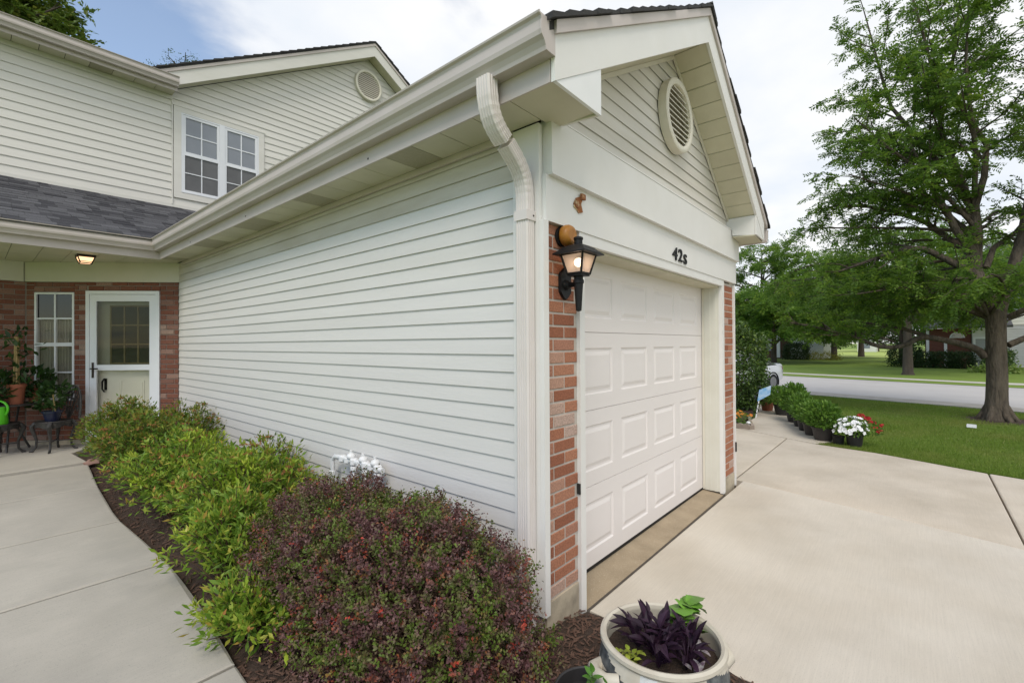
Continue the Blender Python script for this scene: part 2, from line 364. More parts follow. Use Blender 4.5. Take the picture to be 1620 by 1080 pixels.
M['edging'] = mat('edging', (.33,.27,.22), (.27,.22,.18), 10, .9, .4, 60)
M['bark'] = mat('bark', (.135,.105,.075), (.055,.042,.030), 14, .95, 1.0, 26, stretch=(1,1,.25), bdist=.05, stain=(.15,.125,.095), sscale=3, samt=.5)
M['bark_far'] = mat('bark_far', (.10,.078,.06), (.065,.05,.04), 6, .95, .6, 12, stretch=(1,1,.3), bdist=.05)
M['stem'] = mat('stem', (.10,.055,.035), (.13,.08,.05), 20, .8)
M['green_stem'] = mat('green_stem', (.08,.13,.03), (.10,.15,.04), 20, .6)
M['cane'] = mat('cane', (.42,.30,.12), (.34,.24,.10), 12, .6)
M['car_white'] = mat('car_white', (.74,.75,.78), None, 3, .25, spec=.6, coat=.6)
M['car_glass'] = mat('car_glass', (.012,.014,.016), None, 3, .05, spec=.8)
M['tyre'] = mat('tyre', (.015,.015,.016), (.022,.022,.022), 30, .85)
M['alloy'] = mat('alloy', (.30,.30,.31), None, 4, .3, metal=.8)
M['red_light'] = mat('red_light', (.35,.012,.012), None, 4, .2)
M['pane_dark'] = mat('pane_dark', (.20,.22,.255), (.24,.26,.295), 2, .07, spec=.8)  # reflected sky is put into the blue-grey base colour
M['pane_screen'] = mat('pane_screen', (.12,.12,.125), (.155,.155,.16), 3, .45, spec=.3)
M['pane_black'] = mat('pane_black', (.008,.008,.012), None, 3, .05, spec=.45)
M['curtain'] = mat('curtain', (.36,.36,.32), (.29,.29,.26), 30, .8, stretch=(12,12,.3))
M['bug_screen'] = mat('bug_screen', (.075,.078,.065), (.10,.10,.085), 3, .5)
M['entry_door'] = mat('entry_door', (.76,.755,.70), (.74,.735,.68), 4, .45)
M['entry_wood'] = mat('entry_wood', (.40,.33,.20), (.34,.28,.17), 10, .5)
M['sign_blue'] = mat('sign_blue', (.16,.42,.72), (.55,.68,.80), 9, .5)
M['clapboard_far'] = mat('clapboard_far', (.70,.69,.64), (.66,.65,.60), 2, .6)
M['clapboard_grey'] = mat('clapboard_grey', (.42,.43,.44), (.39,.40,.41), 2, .6)
M['brown_far'] = mat('brown_far', (.10,.055,.04), (.13,.07,.05), 6, .9)
M['brick_far'] = mat('brick_far', (.17,.07,.05), (.14,.055,.04), 7, .9, .4, 18)
M['garage_far'] = mat('garage_far', (.36,.36,.37), None, 2, .6)
M['glass'] = glass_mat('glass', (.95,.94,.91), .012)
M['glass_screen'] = glass_mat('glass_screen', (.74,.74,.70), .012)
M['lamp_glass'] = glass_mat('lamp_glass', (.62,.56,.52), .05)
def _frost(m):
    nt = m.node_tree; N = nt.nodes; L = nt.links; out = N['Material Output']; src = out.inputs[0].links[0].from_socket
    t = N.new('ShaderNodeBsdfTranslucent'); t.inputs[0].default_value = (.80,.68,.60,1); d = N.new('ShaderNodeBsdfDiffuse'); d.inputs[0].default_value = (.62,.54,.49,1)
    a = N.new('ShaderNodeMixShader'); a.inputs[0].default_value = .45; L.new(t.outputs[0], a.inputs[1]); L.new(d.outputs[0], a.inputs[2])
    b = N.new('ShaderNodeMixShader'); b.inputs[0].default_value = .58; L.new(src, b.inputs[1]); L.new(a.outputs[0], b.inputs[2]); L.new(b.outputs[0], out.inputs[0])
_frost(M['lamp_glass'])
M['bulb'] = emit_mat('bulb', (1.0,.76,.54), 9.5)
M['ceiling_glow'] = emit_mat('ceiling_glow', (1.0,.60,.33), 1.3)

# ================================================================== THE SETTING: ground
def poly_sheet(name, pts, z, mat_, kind='structure', parent=None, thick=0.0, label=None):
    mb = MB(); zf = z if callable(z) else (lambda x, y: z)
    P = [(x, y, zf(x, y)) for x, y in pts]
    if thick: mb.prism([(x, y, zz-thick) for x, y, zz in P], (0, 0, thick))
    else: mb.add(P, [tuple(range(len(P)))])
    return mb.build(name, mat_, parent, kind=kind, label=label)
poly_sheet('ground', [(-900,-900),(900,-900),(900,900),(-900,900)], -.34, M['lawn_far'])
def walk_z(y): return .13*min(max((y-2)/5, 0), 1)

# driveway: dark joint bed with concrete slabs on it
drive = poly_sheet('driveway', [(.44,-26),(5.2,-26),(5.6,-8),(6.02,-4.5),(6.68,-2.9),(7.34,-1.3),(7.52,-.45),(7.76,.05),(8.34,1.12),(8.45,3.2),(4.16,3.2),(4.16,-.012),(.44,-.012)], -.15, M['joint'], thick=.08)
def slab(pts, m, bev=.012, top=-.05, name='slab', parent=None, zf=None, th=.1):
    """a slab with a rounded-off top edge"""
    c = Vector((sum(p[0] for p in pts)/len(pts), sum(p[1] for p in pts)/len(pts), 0)); n = len(pts)
    zf = zf or (lambda x, y: top)
    def ring(ins, dz): 
        R = []
        for i in range(n):
            p = Vector((*pts[i], 0)); a = (Vector((*pts[(i+1) % n], 0))-p).normalized(); b = (Vector((*pts[i-1], 0))-p).normalized()
            d = a+b
            d = d.normalized() if d.length > .15 else Vector((-a.y, a.x, 0))
            if d.dot(c-p) < 0: d = -d
            q = p+d*ins*1.3; R.append((q.x, q.y, zf(q.x, q.y)+dz))
        return R
    V = ring(0, -th)+ring(0, -bev*.6)+ring(bev, 0)
    F = [(k*n+i, k*n+(i+1) % n, (k+1)*n+(i+1) % n, (k+1)*n+i) for k in (0, 1) for i in range(n)]+[tuple(range(2*n, 3*n))]
    s = sum(pts[i][0]*pts[(i+1) % n][1]-pts[(i+1) % n][0]*pts[i][1] for i in range(n))
    if s < 0: F = [f[::-1] for f in F]
    mb = MB().add(V, F); return mb.build(name, m, parent)
slab([(.45,-.048),(.425,-.6),(.42,-2.47),(3.65,-2.47),(4.18,-.55),(4.29,-.048)], M['concrete_new'], parent=drive)
slab([(4.30,-.03),(4.31,.045),(7.74,.04),(7.50,-.45),(7.32,-1.3),(6.76,-2.52),(3.66,-2.47),(4.19,-.55)], M['concrete'], parent=drive)
slab([(4.18,.065),(7.75,.06),(8.32,1.12),(8.43,3.15),(4.18,3.15)], M['concrete'], parent=drive)
slab([(.42,-2.49),(3.66,-2.49),(2.2,-7.2),(.42,-7.2)], M['concrete'], parent=drive)
slab([(3.68,-2.49),(6.76,-2.54),(6.66,-2.9),(6.0,-4.5),(5.62,-7.2),(2.22,-7.2)], M['concrete'], parent=drive)
for k in range(5): slab([(.42,-7.22-3.7*k),(5.6-.02*k,-7.22-3.7*k),(5.55-.02*k,-10.9-3.7*k),(.42,-10.9-3.7*k)], M['concrete'], parent=drive)
# path from the driveway past the row of pots
path = poly_sheet('path', [(7.78,.06),(8.34,1.08),(10.1,1.12),(12.8,1.62),(12.9,1.2),(11.8,.72),(10.4,.02),(9.3,-.32),(8.1,-.75),(7.55,-.44)], -.13, M['joint'], thick=.07)
slab([(7.79,.08),(8.33,1.08),(9.3,1.1),(9.75,-.16),(9.3,-.31),(8.1,-.72),(7.56,-.43)], M['concrete'], parent=path, top=-.045)
slab([(9.32,1.1),(10.1,1.12),(11.2,1.33),(11.55,.60),(10.4,.04),(9.77,-.15)], M['concrete'], parent=path, top=-.045)
slab([(11.22,1.335),(12.8,1.6),(12.9,1.2),(11.8,.74),(11.57,.61)], M['concrete'], parent=path, top=-.045)
# front walk to the porch
walk = poly_sheet('front_walk', [(-3.3,-6),(-1.36,-6),(-1.36,0),(-1.30,1.5),(-1.25,2.8),(-1.31,4.3),(-1.27,5.7),(-1.20,6.95),(-1.3,8.76),(-3.3,9.1)], lambda x, y: walk_z(y)-.1, M['joint'], thick=.06)
ZW = lambda x, y: walk_z(y)
def wx(y): return float(np.interp(y, [-6,0,.93,1.5,2.1,2.8,3.5,4.3,5.66,6.96], [-1.37,-1.37,-1.35,-1.30,-1.255,-1.245,-1.28,-1.33,-1.28,-1.20]))
ys = [-6,-2.6,-.75,1.13,2.83,4.15,5.64,6.96]
for a, b in zip(ys[:-1], ys[1:]):
    skew = .03
    e = [(wx(y), y) for y in np.linspace(a+.012, b-.012, 5)]
    slab([(-3.25, a+.012-skew)]+e+[(-3.25, b-.012-skew)], M['concrete_walk'], parent=walk, zf=ZW)
slab([(-3.25,6.97),(-1.205,6.975),(-1.27,7.85),(-.86,8.42),(-1.75,9.3),(-3.25,9.3)], M['concrete_walk'], parent=walk, zf=lambda x, y: .16, th=.2)
# lawn, street, far lawn
poly_sheet('tree_ring', [(13.35+(.85+.15*sin(3*t))*cos(t), -3.28+(.8+.12*cos(4*t))*sin(t)) for t in np.linspace(0, 2*pi, 25)[:-1]], -.081, M['soil'])
poly_sheet('lawn', [(5.2,-40),(14.9,-40),(15.2,-4.0),(15.6,-3.3),(16.95,1.4),(18.3,5),(25,30),(4.18,30),(4.18,3.2),(8.45,3.2),(8.3,1.1),(7.76,.05),(7.5,-.45),(7.3,-1.3),(6.7,-2.9),(6.0,-4.5),(5.6,-8),(5.2,-26)], -.085, M['lawn'])
poly_sheet('street', [(16.1,-90),(26.0,-90),(25.2,-5.2),(25.4,-4.2),(27.9,3.76),(31.6,13.4),(57,70),(43,70),(23,13.4),(18.24,1.40),(16.95,-3.4),(16.5,-4.1)], -.125, M['street'])
near = [(16.0,-90),(16.15,-12),(16.45,-4.15),(16.93,-3.4),(18.22,1.4),(23.0,13.4),(43,70)]
kr = MB(); ke = MB()
for (a, b) in zip(near[:-1], near[1:]):
    a, b = Vector((*a, -.30)), Vector((*b, -.30)); w = Vector((-1, 0, 0)); kr.obox(a+w*1.25, b-a, w*-1.14, (0, 0, .238)); ke.obox(a+w*.105, b-a, w*-.10, (0, 0, .182))
kr.build('kerb', M['kerb'], kind='structure'); ke.build('kerb_joint', M['joint'], kind='structure')
poly_sheet('asphalt_drive', [(13.2,2.1),(17.9,1.55),(19.4,5.4),(13.5,6.2)], -.079, M['asphalt'])
poly_sheet('far_lawn', [(26.1,-90),(25.25,-5.2),(25.45,-4.2),(27.95,3.76),(31.65,13.4),(57.5,70),(150,90),(150,-90)], -.115, M['lawn_far'])
poly_sheet('sidewalk', [(28.0,-90),(26.9,-4.6),(27.05,-4.3),(29.85,4.15),(33.5,13.4),(60,70),(61.5,70),(34.9,13.4),(31.15,4.4),(28.1,-4.4),(28.15,-5),(29.3,-90)], -.108, M['sidewalk'])
poly_sheet('field', [(70,-3.5),(70,6.3),(92,16),(150,26),(150,-18),(92,-5)], -.105, M['field'])
# planting bed along the side wall and round the corner
bed_edge = [(-1.36,-6),(-1.36,0),(-1.34,.93),(-1.29,1.5),(-1.235,2.8),(-1.32,4.3),(-1.27,5.7),(-1.19,6.95),(-.95,8.35)]
P = []; F = []; nu = 26; yy = np.linspace(-3.5, 8.3, 110)
for y in yy:
    xl = wx(min(y, 6.96)) if y < 6.96 else -1.2
    xr = -.012 if y > 0 else .43
    if y > 7.5: xr = -(y-7.5)-.02
    for i in range(nu):
        t = i/(nu-1); x = xl+(xr-xl)*t
        hump = .09*min(1, min(t, 1-t)*6)
        P.append((x, y, max(walk_z(y)-.06, -.085)+hump*.6+.014*sin(x*23+y*9)*sin(y*17-x*5)))
for j in range(len(yy)-1):
    for i in range(nu-1): a = j*nu+i; F.append((a, a+1, a+nu+1, a+nu))
np_obj('planting_bed', P, F, M['soil'], kind='structure', smooth=True)
def bed_z(x, y): return max(walk_z(y)-.06, -.085)+.045

# ================================================================== GARAGE
G = thing('garage', 'white vinyl sided garage with brick corner piers and a panelled white overhead door', 'garage', (2.05, 0, 0))
def plank(parent, o, u, n, ua, ub, ta, tb, z, e, m, lip=.0145, name='plank'):
    """lapped siding board: runs from ua..ub at its lower edge and ta..tb at its upper edge"""
    o, u, n = Vector(o), Vector(u), Vector(n); Z = Vector((0, 0, 1))
    p = lambda s, d, h: o+u*s+n*d+Z*h
    lt = .0035; cav = min(.016, e*.3); fr_ = cav/e
    ca, cb = ua+(ta-ua)*fr_, ub+(tb-ub)*fr_
    V = [p(ua,lip-lt,z),p(ub,lip-lt,z),p(ub,lip,z),p(ua,lip,z),p(ta,-.002,z+e),p(tb,-.002,z+e),p(tb,.0025,z+e),p(ta,.0025,z+e),
         p(ca,lip-lt,z+cav),p(cb,lip-lt,z+cav),p(cb,-.002,z+cav),p(ca,-.002,z+cav)]
    F = [(3,2,6,7),(0,1,2,3),(1,0,8,9),(9,8,11,10),(4,7,6,5),(0,3,7,8),(8,7,4,11),(1,9,6,2),(9,10,5,6)]
    if u.cross(Z).dot(n) < 0: F = [f[::-1] for f in F]
    return MB().add(V, F).build(name, m, parent)
# side wall body and planks
sw = MB().box((.004,.012,-.3),(.14,7.45,3.1)).build('side_wall', M['trim'], G)
EXP = .1119
for k in range(-5, 22):
    z = .677+EXP*k
    plank(sw, (0,0,0), (0,1,0), (-1,0,0), .205, 7.49, .205, 7.49, z, min(EXP+.006, 3.108-z), M['siding_top'] if k >= 19 else M['siding'])
MB().box((-.006,.21,-.3),(.003,7.48,.118)).build('foundation', M['foundation'], G)
# corner boards
cb = MB(); cb.box((-.034,-.0,.10),(-.003,.205,3.10)); cb.build('corner_board', M['trim'], G)
MB().box((-.034,-.034,.10),(.018,-.001,2.506)).build('corner_board', M['trim'], G)
# back and right walls
MB().box((3.98,.012,-.3),(4.12,9.1,3.1)).build('side_wall', M['siding'], G)
# front: piers of brick
BR = {}
def brick(parent, o, u, n, s, L, z, h, m, dep=.05, proud=.0):
    key = (round(L, 3), round(h, 3), m.name)
    if key not in BR:
        g = .0035; mb = MB(); a, b, c, d = 0, L, 0, h
        V = [(a,0,c),(b,0,c),(b,0,d),(a,0,d),(a,dep-g,c),(b,dep-g,c),(b,dep-g,d),(a,dep-g,d),(a+g,dep,c+g),(b-g,dep,c+g),(b-g,dep,d-g),(a+g,dep,d-g)]
        mb.add(V, [(0,4,5,1),(1,5,6,2),(2,6,7,3),(3,7,4,0),(4,8,9,5),(5,9,10,6),(6,10,11,7),(7,11,8,4),(8,11,10,9)])
        t_ = mb.build('brick', m, None); BR[key] = t_.data; bpy.data.objects.remove(t_)
    o_ = bpy.data.objects.new('brick', BR[key]); COL.objects.link(o_); o_.parent = parent
    o, u, n = Vector(o), Vector(u), Vector(n); pos = o+u*s+Vector((0,0,z))-n*(dep-proud)-offset(parent)
    o_.matrix_local = Matrix(((u.x, n.x, 0, pos.x), (u.y, n.y, 0, pos.y), (0, 0, 1, pos.z), (0, 0, 0, 1)))
    return o_
def brick_area(parent, o, u, n, s0, s1, z0, z1, m, course=.0813, L=.230, mj=.0135, phase=0.0, parity=0):
    k = 0; z = z0
    while z+.02 < z1:
        h = min(course-mj, z1-z)
        st = s0-((L+mj)*(.5 if (k+parity) % 2 else 0))-phase
        s = st
        while s < s1:
            a, b = max(s, s0), min(s+L, s1)
            if b-a > .022: brick(parent, o, u, n, a, b-a, z, h, m, proud=random.uniform(-.0015, .0015))
            s += L+mj
        k += 1; z += course
PL = MB().box((.0,.006,-.3),(.386,.20,2.506)).build('brick_pier', M['mortar'], G)
brick_area(PL, (0,0,0), (1,0,0), (0,-1,0), .018, .384, .165, 2.504, M['brick'], phase=.02)
PR = MB().box((3.665,.006,-.3),(4.10,.20,2.49)).build('brick_pier', M['mortar'], G)
brick_area(PR, (0,0,0), (1,0,0), (0,-1,0), 3.668, 4.055, .115, 2.49, M['brick'], phase=.03, parity=1)
MB().box((.01,-.012,-.3),(.37,.004,.155)).build('foundation', M['foundation'], G)
MB().box((3.67,-.008,-.3),(4.05,.004,.104)).build('foundation', M['foundation'], G)
MB().box((4.06,-.02,-.06),(4.10,.004,2.49)).build('corner_board', M['trim'], G)
# door casing, jambs, header
for a_, b_ in (((.388,-.022,-.09),(.452,.02,2.43)),((3.555,-.022,-.045),(3.622,.02,2.43)),((3.624,-.012,-.045),(3.664,.02,2.49))): MB().box(a_, b_).build('door_casing', M['trim'], G)
MB().box((.388,-.022,2.432),(3.622,.02,2.5075)).build('door_casing', M['trim'], G)
MB().box((.394,.021,-.07),(.45,.30,2.43)).build('door_jamb', M['trim_warm'], G)
jr = MB(); jr.box((3.557,.021,-.03),(3.62,.30,2.43))
for a, b in ((.05,.085),(.12,.14)): jr.box((3.551,a,-.03),(3.556,b,2.43))
jr.build('door_jamb', M['trim_warm'], G)
MB().box((.452,.021,2.415),(3.555,.30,2.43)).build('header_soffit', M['soffit'], G)
MB().box((3.545,.19,-.02),(3.553,.215,2.41)).build('weather_strip', M['vent'], G)
# frieze boards over the door
MB().box((.0,-.03,2.508),(4.12,.02,2.792)).build('frieze_board', M['trim'], G)
fb = MB(); fb.box((.019,-.062,2.80),(4.14,.02,3.138)); fb.box((.019,-.068,2.788),(4.14,.02,2.7985)); fb.box((.019,-.066,3.1385),(4.14,.02,3.148))
fb.build('frieze_board', M['trim'], G)
# overhead door: four sections of four raised panels
GD = MB().box((.452,.262,-.02),(3.555,.29,2.41)).build('overhead_door', M['door_white'], G)
zs = [-.012,.622,1.222,1.842,2.418]
for i in range(4):
    z0, z1 = zs[i]+.0012, zs[i+1]-.0012
    mb = MB(); x0, x1, y = .455, 3.552, .22
    cols = [.56+.225*0]+[]
    pan = [(.755+.69*k, 1.29+.69*k) for k in range(4)]
    if True: pan[0] = (.755, 1.29)
    hz = z1-z0; pa, pb = z0+hz*.20, z1-hz*.20
    def q(xa, xb, za, zb, d0=0): mb.add([(xa,y+d0,za),(xb,y+d0,za),(xb,y+d0,zb),(xa,y+d0,zb)], [(0,1,2,3)])
    q(x0, x1, z0+.0015, pa); q(x0, x1, pb, z1-.0015)
    e = [x0]+[v for p in pan for v in p]+[x1]
    for k in range(0, len(e), 2): q(e[k], e[k+1], pa, pb)
    for a, b in pan:   # sunk bevel, then a raised field
        R = [[(a+s,y+d,pa+s),(b-s,y+d,pa+s),(b-s,y+d,pb-s),(a+s,y+d,pb-s)] for s, d in ((0,0),(.012,.010),(.030,.010),(.060,.001))]
        V = [p for r in R for p in r]; Fq = []
        for r in range(3):
            for c in range(4): Fq.append((r*4+c, r*4+(c+1) % 4, r*4+4+(c+1) % 4, r*4+4+c))
        Fq.append((12,13,14,15)); mb.add(V, Fq)
    mb.add([(x0,y,z1-.0015),(x1,y,z1-.0015),(x1,y+.012,z1+.0011),(x0,y+.012,z1+.0011)], [(0,1,2,3)])
    mb.add([(x0,y,z0+.0015),(x0,y+.012,z0-.0011),(x1,y+.012,z0-.0011),(x1,y,z0+.0015)], [(0,1,2,3)])
    mb.build('door_section', M['door_white'], GD)
MB().box((.455,.219,-.036),(3.552,.255,-.0115)).build('bottom_seal', M['black'], GD)
# tan concrete sill under the door
sill = MB().prism([(.453,-.012,-.080),(3.60,-.012,-.058),(3.60,.262,-.034),(.453,.262,-.040)], (0,0,-.1)).build('door_sill', M['apron'], G)
MB().box((.44,-.047,-.2),(3.62,-.013,-.072)).build('expansion_joint', M['joint'], G)
# small fittings at the foot of the piers
MB().box((4.055,-.035,.37),(4.075,-.021,.49)).build('latch', M['black'], G)
MB().box((.376,-.022,.74),(.387,.002,.81)).build('latch', M['dark'], G)

# ---- gable
AX, RZ0 = 2.086, 4.493
FX = -.348
def rakeL(x): return 3.118+.574*(x+.304)
def rakeR(x): return 3.02+.70*(4.185-x)
OV = -.345
GW = MB().prism([(0,.012,3.1),(4.12,.012,3.1),(AX,.012,4.56)], (0,.12,0)).build('gable_wall', M['siding_gable'], G)
z = 3.149; k = 0
while z < 4.40:
    e = EXP; z1 = z+e
    l0, l1 = max(.02, (z-rakeL(0))/.574+.0), max(.02, (z1-rakeL(0))/.574)
    r0, r1 = min(4.11, 4.185-(z-3.02)/.70), min(4.11, 4.185-(z1-3.02)/.70)
    l0 = max(l0, .02); 
    if r1-l1 < .02: l1, r1 = AX-.01, AX+.01
    plank(GW, (0,0,0), (1,0,0), (0,-1,0), l0, r0, l1, r1, z, e+.004, M['siding_gable'], lip=.012)
    z = z1
# round louvred vent
gv = thing('gable_vent', 'round louvred vent high in the garage gable', 'vent', (2.06,-.02,3.89))
def round_vent(root, cx, y, cz, r, d, nl, tilt=.5):
    mb = MB(); n = 48; V = []
    prof = [(r, 0), (r, -d), (r-.012, -d-.008), (r-.047, -d-.008), (r-.058, -d), (r-.058, -.004)]
    for rr, dy in prof:
        for j in range(n): V.append((cx+rr*cos(2*pi*j/n), y+dy, cz+rr*sin(2*pi*j/n)))
    F = [(i*n+j, i*n+(j+1) % n, (i+1)*n+(j+1) % n, (i+1)*n+j) for i in range(len(prof)-1) for j in range(n)]
    mb.add(V, [f[::-1] for f in F]); mb.build('vent_ring', M['vent'], root, smooth=True)
    ri = r-.059
    MB().add([(cx+ri*cos(2*pi*j/n), y-.003, cz+ri*sin(2*pi*j/n)) for j in range(n)], [tuple(range(n))[::-1]]).build('vent_back', M['vent_back'], root)
    st = 2*ri/nl
    for i in range(nl):
        zc = cz-ri+st*(i+.5); hw = sqrt(max(ri*ri-(zc-cz)**2, 1e-4))*.985
        MB().prism([(cx-hw,y-d+.030,zc+st*.36),(cx-hw,y-d+.010,zc-st*.20),(cx-hw,y-d+.012,zc-st*.34),(cx-hw,y-d+.036,zc+st*.24)], (2*hw,0,0)).build('louver', M['vent'], root)
round_vent(gv, 2.06, -.016, 3.89, .335, .075, 11)
# rake boards (front face, drip trim), soffits
def seg_board(name, x0, x1, zf, lo, hi, y0, y1, m, parent=G):
    return MB().prism([(x0,y0,zf(x0)+lo),(x1,y0,zf(x1)+lo),(x1,y0,zf(x1)+hi),(x0,y0,zf(x0)+hi)], (0,y1-y0,0)).build(name, m, parent)
seg_board('rake_board', FX, AX, rakeL, 0, .235, OV, OV+.025, M['trim'])
seg_board('rake_board', AX+.001, 4.185, rakeR, 0, .235, OV, OV+.025, M['trim'])
seg_board('drip_trim', FX-.01, AX, rakeL, .236, .305, OV-.02, OV+.03, M['gutter'])
seg_board('drip_trim', AX+.001, 4.27, rakeR, .236, .305, OV-.02, OV+.03, M['gutter'])
# sloping soffit of the rake, panel by panel
def rake_soffit(x0, x1, zf, n):
    for i in range(n):
        a, b = x0+(x1-x0)*i/n, x0+(x1-x0)*(i+1)/n; g = .004
        a, b = a+g, b-g
        P_ = [(a, zf(a)+.012), (b, zf(b)+.012)]
        MB().prism([(P_[0][0],OV+.027,P_[0][1]),(P_[1][0],OV+.027,P_[1][1]),(P_[1][0],-.016,P_[1][1]),(P_[0][0],-.016,P_[0][1])], (0,0,.012)).build('soffit_panel', M['soffit'], G)
        MB().prism([(P_[0][0]-2*g,OV+.027,P_[0][1]+.014),(P_[1][0]+2*g,OV+.027,P_[1][1]+.014),(P_[1][0]+2*g,.01,P_[1][1]+.014),(P_[0][0]-2*g,.01,P_[0][1]+.014)], (0,0,.012)).build('soffit_backing', M['dark'], G)
rake_soffit(.135, AX-.002, rakeL, 10)
rake_soffit(AX+.002, 3.83, rakeR, 11)
seg_board('frieze_trim', .135, AX-.002, rakeL, -.03, .010, -.030, -.016, M['vent'])
seg_board('frieze_trim', AX+.002, 3.83, rakeR, -.03, .010, -.030, -.016, M['vent'])
# boxed eave returns
MB().prism([(-.33,OV+.004,3.099),(.128,OV+.004,3.092),(.128,OV+.004,rakeL(.128)-.001),(-.33,OV+.004,rakeL(-.33)-.001)], (0,.02,0)).build('eave_return', M['white'], G)
er = MB(); er.prism([(3.815,OV+.004,3.045),(4.21,OV+.004,3.03),(4.185,OV+.004,rakeR(4.185)-.001),(3.815,OV+.004,rakeR(3.815)-.001)], (0,.02,0))
er.prism([(3.815,OV+.026,3.045),(3.815,OV+.026,rakeR(3.815)),(3.815,.01,rakeR(3.815)),(3.815,.01,3.149),(3.815,-.069,3.149),(3.815,-.069,3.07)], (.02,0,0)); er.build('eave_return', M['trim'], G)
MB().prism([(3.816,OV+.025,3.035),(4.21,OV+.025,3.02),(4.21,.5,3.02),(4.145,-.07,3.035),(3.816,-.07,3.05)], (0,0,.012)).build('soffit_panel', M['soffit'], G)
MB().prism([(.108,OV+.026,3.092),(.108,-.07,3.112),(.108,-.07,rakeL(.108)),(.108,OV+.026,rakeL(.108))], (.02,0,0)).build('eave_return', M['trim_warm'], G)
# eave soffit along the side wall
ys_ = np.arange(-.315, 7.14, .298)
for i, y in enumerate(ys_):
    vent_ = i % 5 in (4,) or i in (13, 18)
    b = min(y+.292, 7.149)
    if y < -.02: b = min(b, -.022)
    xr = .106 if b < 0 else -.036
    MB().box((FX+.012, y, 3.108), (xr, b, 3.118)).build('soffit_panel', M['soffit_vent'] if vent_ else M['soffit'], G)
MB().box((FX+.012,-.32,3.1205),(-.034,7.0,3.14)).build('soffit_backing', M['dark'], G)
MB().box((-.036,.206,3.06),(-.016,7.3,3.107)).build('frieze_trim', M['gutter'], G)
MB().box((FX,OV+.03,3.098),(FX+.011,7.17,3.36)).build('fascia_board', M['gutter'], G)

# roof of the garage: courses of shingles stepped up both slopes
RTL = lambda x: rakeL(x)+.31
RTR = lambda x: rakeR(x)+.31
def roof_courses(parent, x0, x1, zf, y0, y1, n, th, m, name='shingle_course', jag=0.012):
    for i in range(n):
        a, b = x0+(x1-x0)*i/n, x0+(x1-x0)*(i+1.18)/n
        if (x1-x0) > 0: b = min(b, x1)
        else: b = max(b, x1)
        yy0 = y0+random.uniform(-jag, jag)
        pl = [(a,yy0,zf(a)),(b,yy0,zf(b)),(b,yy0,zf(b)+th*.35),(a,yy0,zf(a)+th)]
        MB().prism(pl, (0, y1-yy0, 0)).build(name, m, parent)
roof = MB().prism([(-.40,OV-.004,RTL(-.40)-.003),(AX,OV-.004,RTL(AX)-.003),(AX,OV-.004,RTL(AX)-.05),(-.40,OV-.004,RTL(-.40)-.05)], (0,9.4,0)).build('roof', M['roof_dark'], G)
MB().prism([(AX+.002,OV-.004,RTR(AX)-.003),(4.33,OV-.004,RTR(4.33)-.003),(4.33,OV-.004,RTR(4.33)-.05),(AX+.002,OV-.004,RTR(AX)-.05)], (0,9.4,0)).build('roof', M['roof_dark'], G)
roof_courses(roof, -.42, AX, RTL, OV-.032, 9.15, 17, .034, M['roof_dark'])
roof_courses(roof, 4.36, AX, RTR, OV-.032, 9.15, 15, .034, M['roof_dark'])
MB().prism([(AX-.12,OV-.04,RTL(AX-.12)+.022),(AX,OV-.04,RTL(AX)+.03),(AX+.12,OV-.04,RTR(AX+.12)+.022),(AX+.12,OV-.04,RTR(AX+.12)+.034),(AX,OV-.04,RTL(AX)+.045),(AX-.12,OV-.04,RTL(AX-.12)+.034)], (0,9.4,0)).build('ridge_cap', M['roof_dark'], roof)

# gutters: K profile (distance out from the fascia, height)
KP = [(d_*1.22, h_) for d_, h_ in [(0,0),(.062,0),(.066,.02),(.078,.045),(.094,.062),(.098,.085),(.094,.135),(.098,.15),(.11,.158),(.112,.168),(.104,.170),(.104,.162),(.09,.15),(.086,.13),(.088,.085),(.085,.067),(.07,.05),(.058,.024),(.055,.008),(.006,.008),(.006,.165),(0,.165)]]
def gutter_run(path_, name, parent, m, zb):
    """path_: list of (point on fascia line, outward direction incl. mitre scale)"""
    n = len(KP); V = []
    for (px_, py_), (ox, oy) in path_:
        for d, h in KP: V.append((px_+ox*d, py_+oy*d, zb+h))
    F = [(i*n+j, i*n+(j+1) % n, (i+1)*n+(j+1) % n, (i+1)*n+j) for i in range(len(path_)-1) for j in range(n)]
    F = [f[::-1] for f in F]
    return MB().add(V, F).build(name, m, parent)
GZ = 3.215
gutter_run([((FX-.001,OV+.01), (-1,0)), ((FX-.001,7.149), (-1,-1)), ((-4.6,7.149), (0,-1))], 'gutter', G, M['gutter'], GZ)
MB().prism([(FX-.001-d, OV+.009, GZ+h) for d, h in KP[:12]]+[(FX-.001, OV+.009, GZ+.165)], (0,-.012,0)).build('gutter_end_cap', M['gutter'], G)
# joint sleeve and spike heads
for y in (1.35, 3.7, 5.6): MB().box((FX-.004,y,3.135),(FX-.0005,y+.012,3.147)).build('nail_head', M['bronze'], G)
gutter_run([((4.28,OV+.01), (1,0)), ((4.28,9.0), (1,0))], 'gutter', G, M['gutter'], 3.03)
MB().prism([(4.28+d, OV+.009, 3.03+h) for d, h in KP[:12]]+[(4.28, OV+.009, 3.03+.165)], (0,-.012,0)).build('gutter_end_cap', M['gutter'], G)
MB().tube([(4.31,.02,3.03),(4.31,.05,2.9),(4.22,.1,2.78),(4.17,.1,2.6),(4.17,.1,0)], .04, 8).build('downspout', M['downspout'], G)

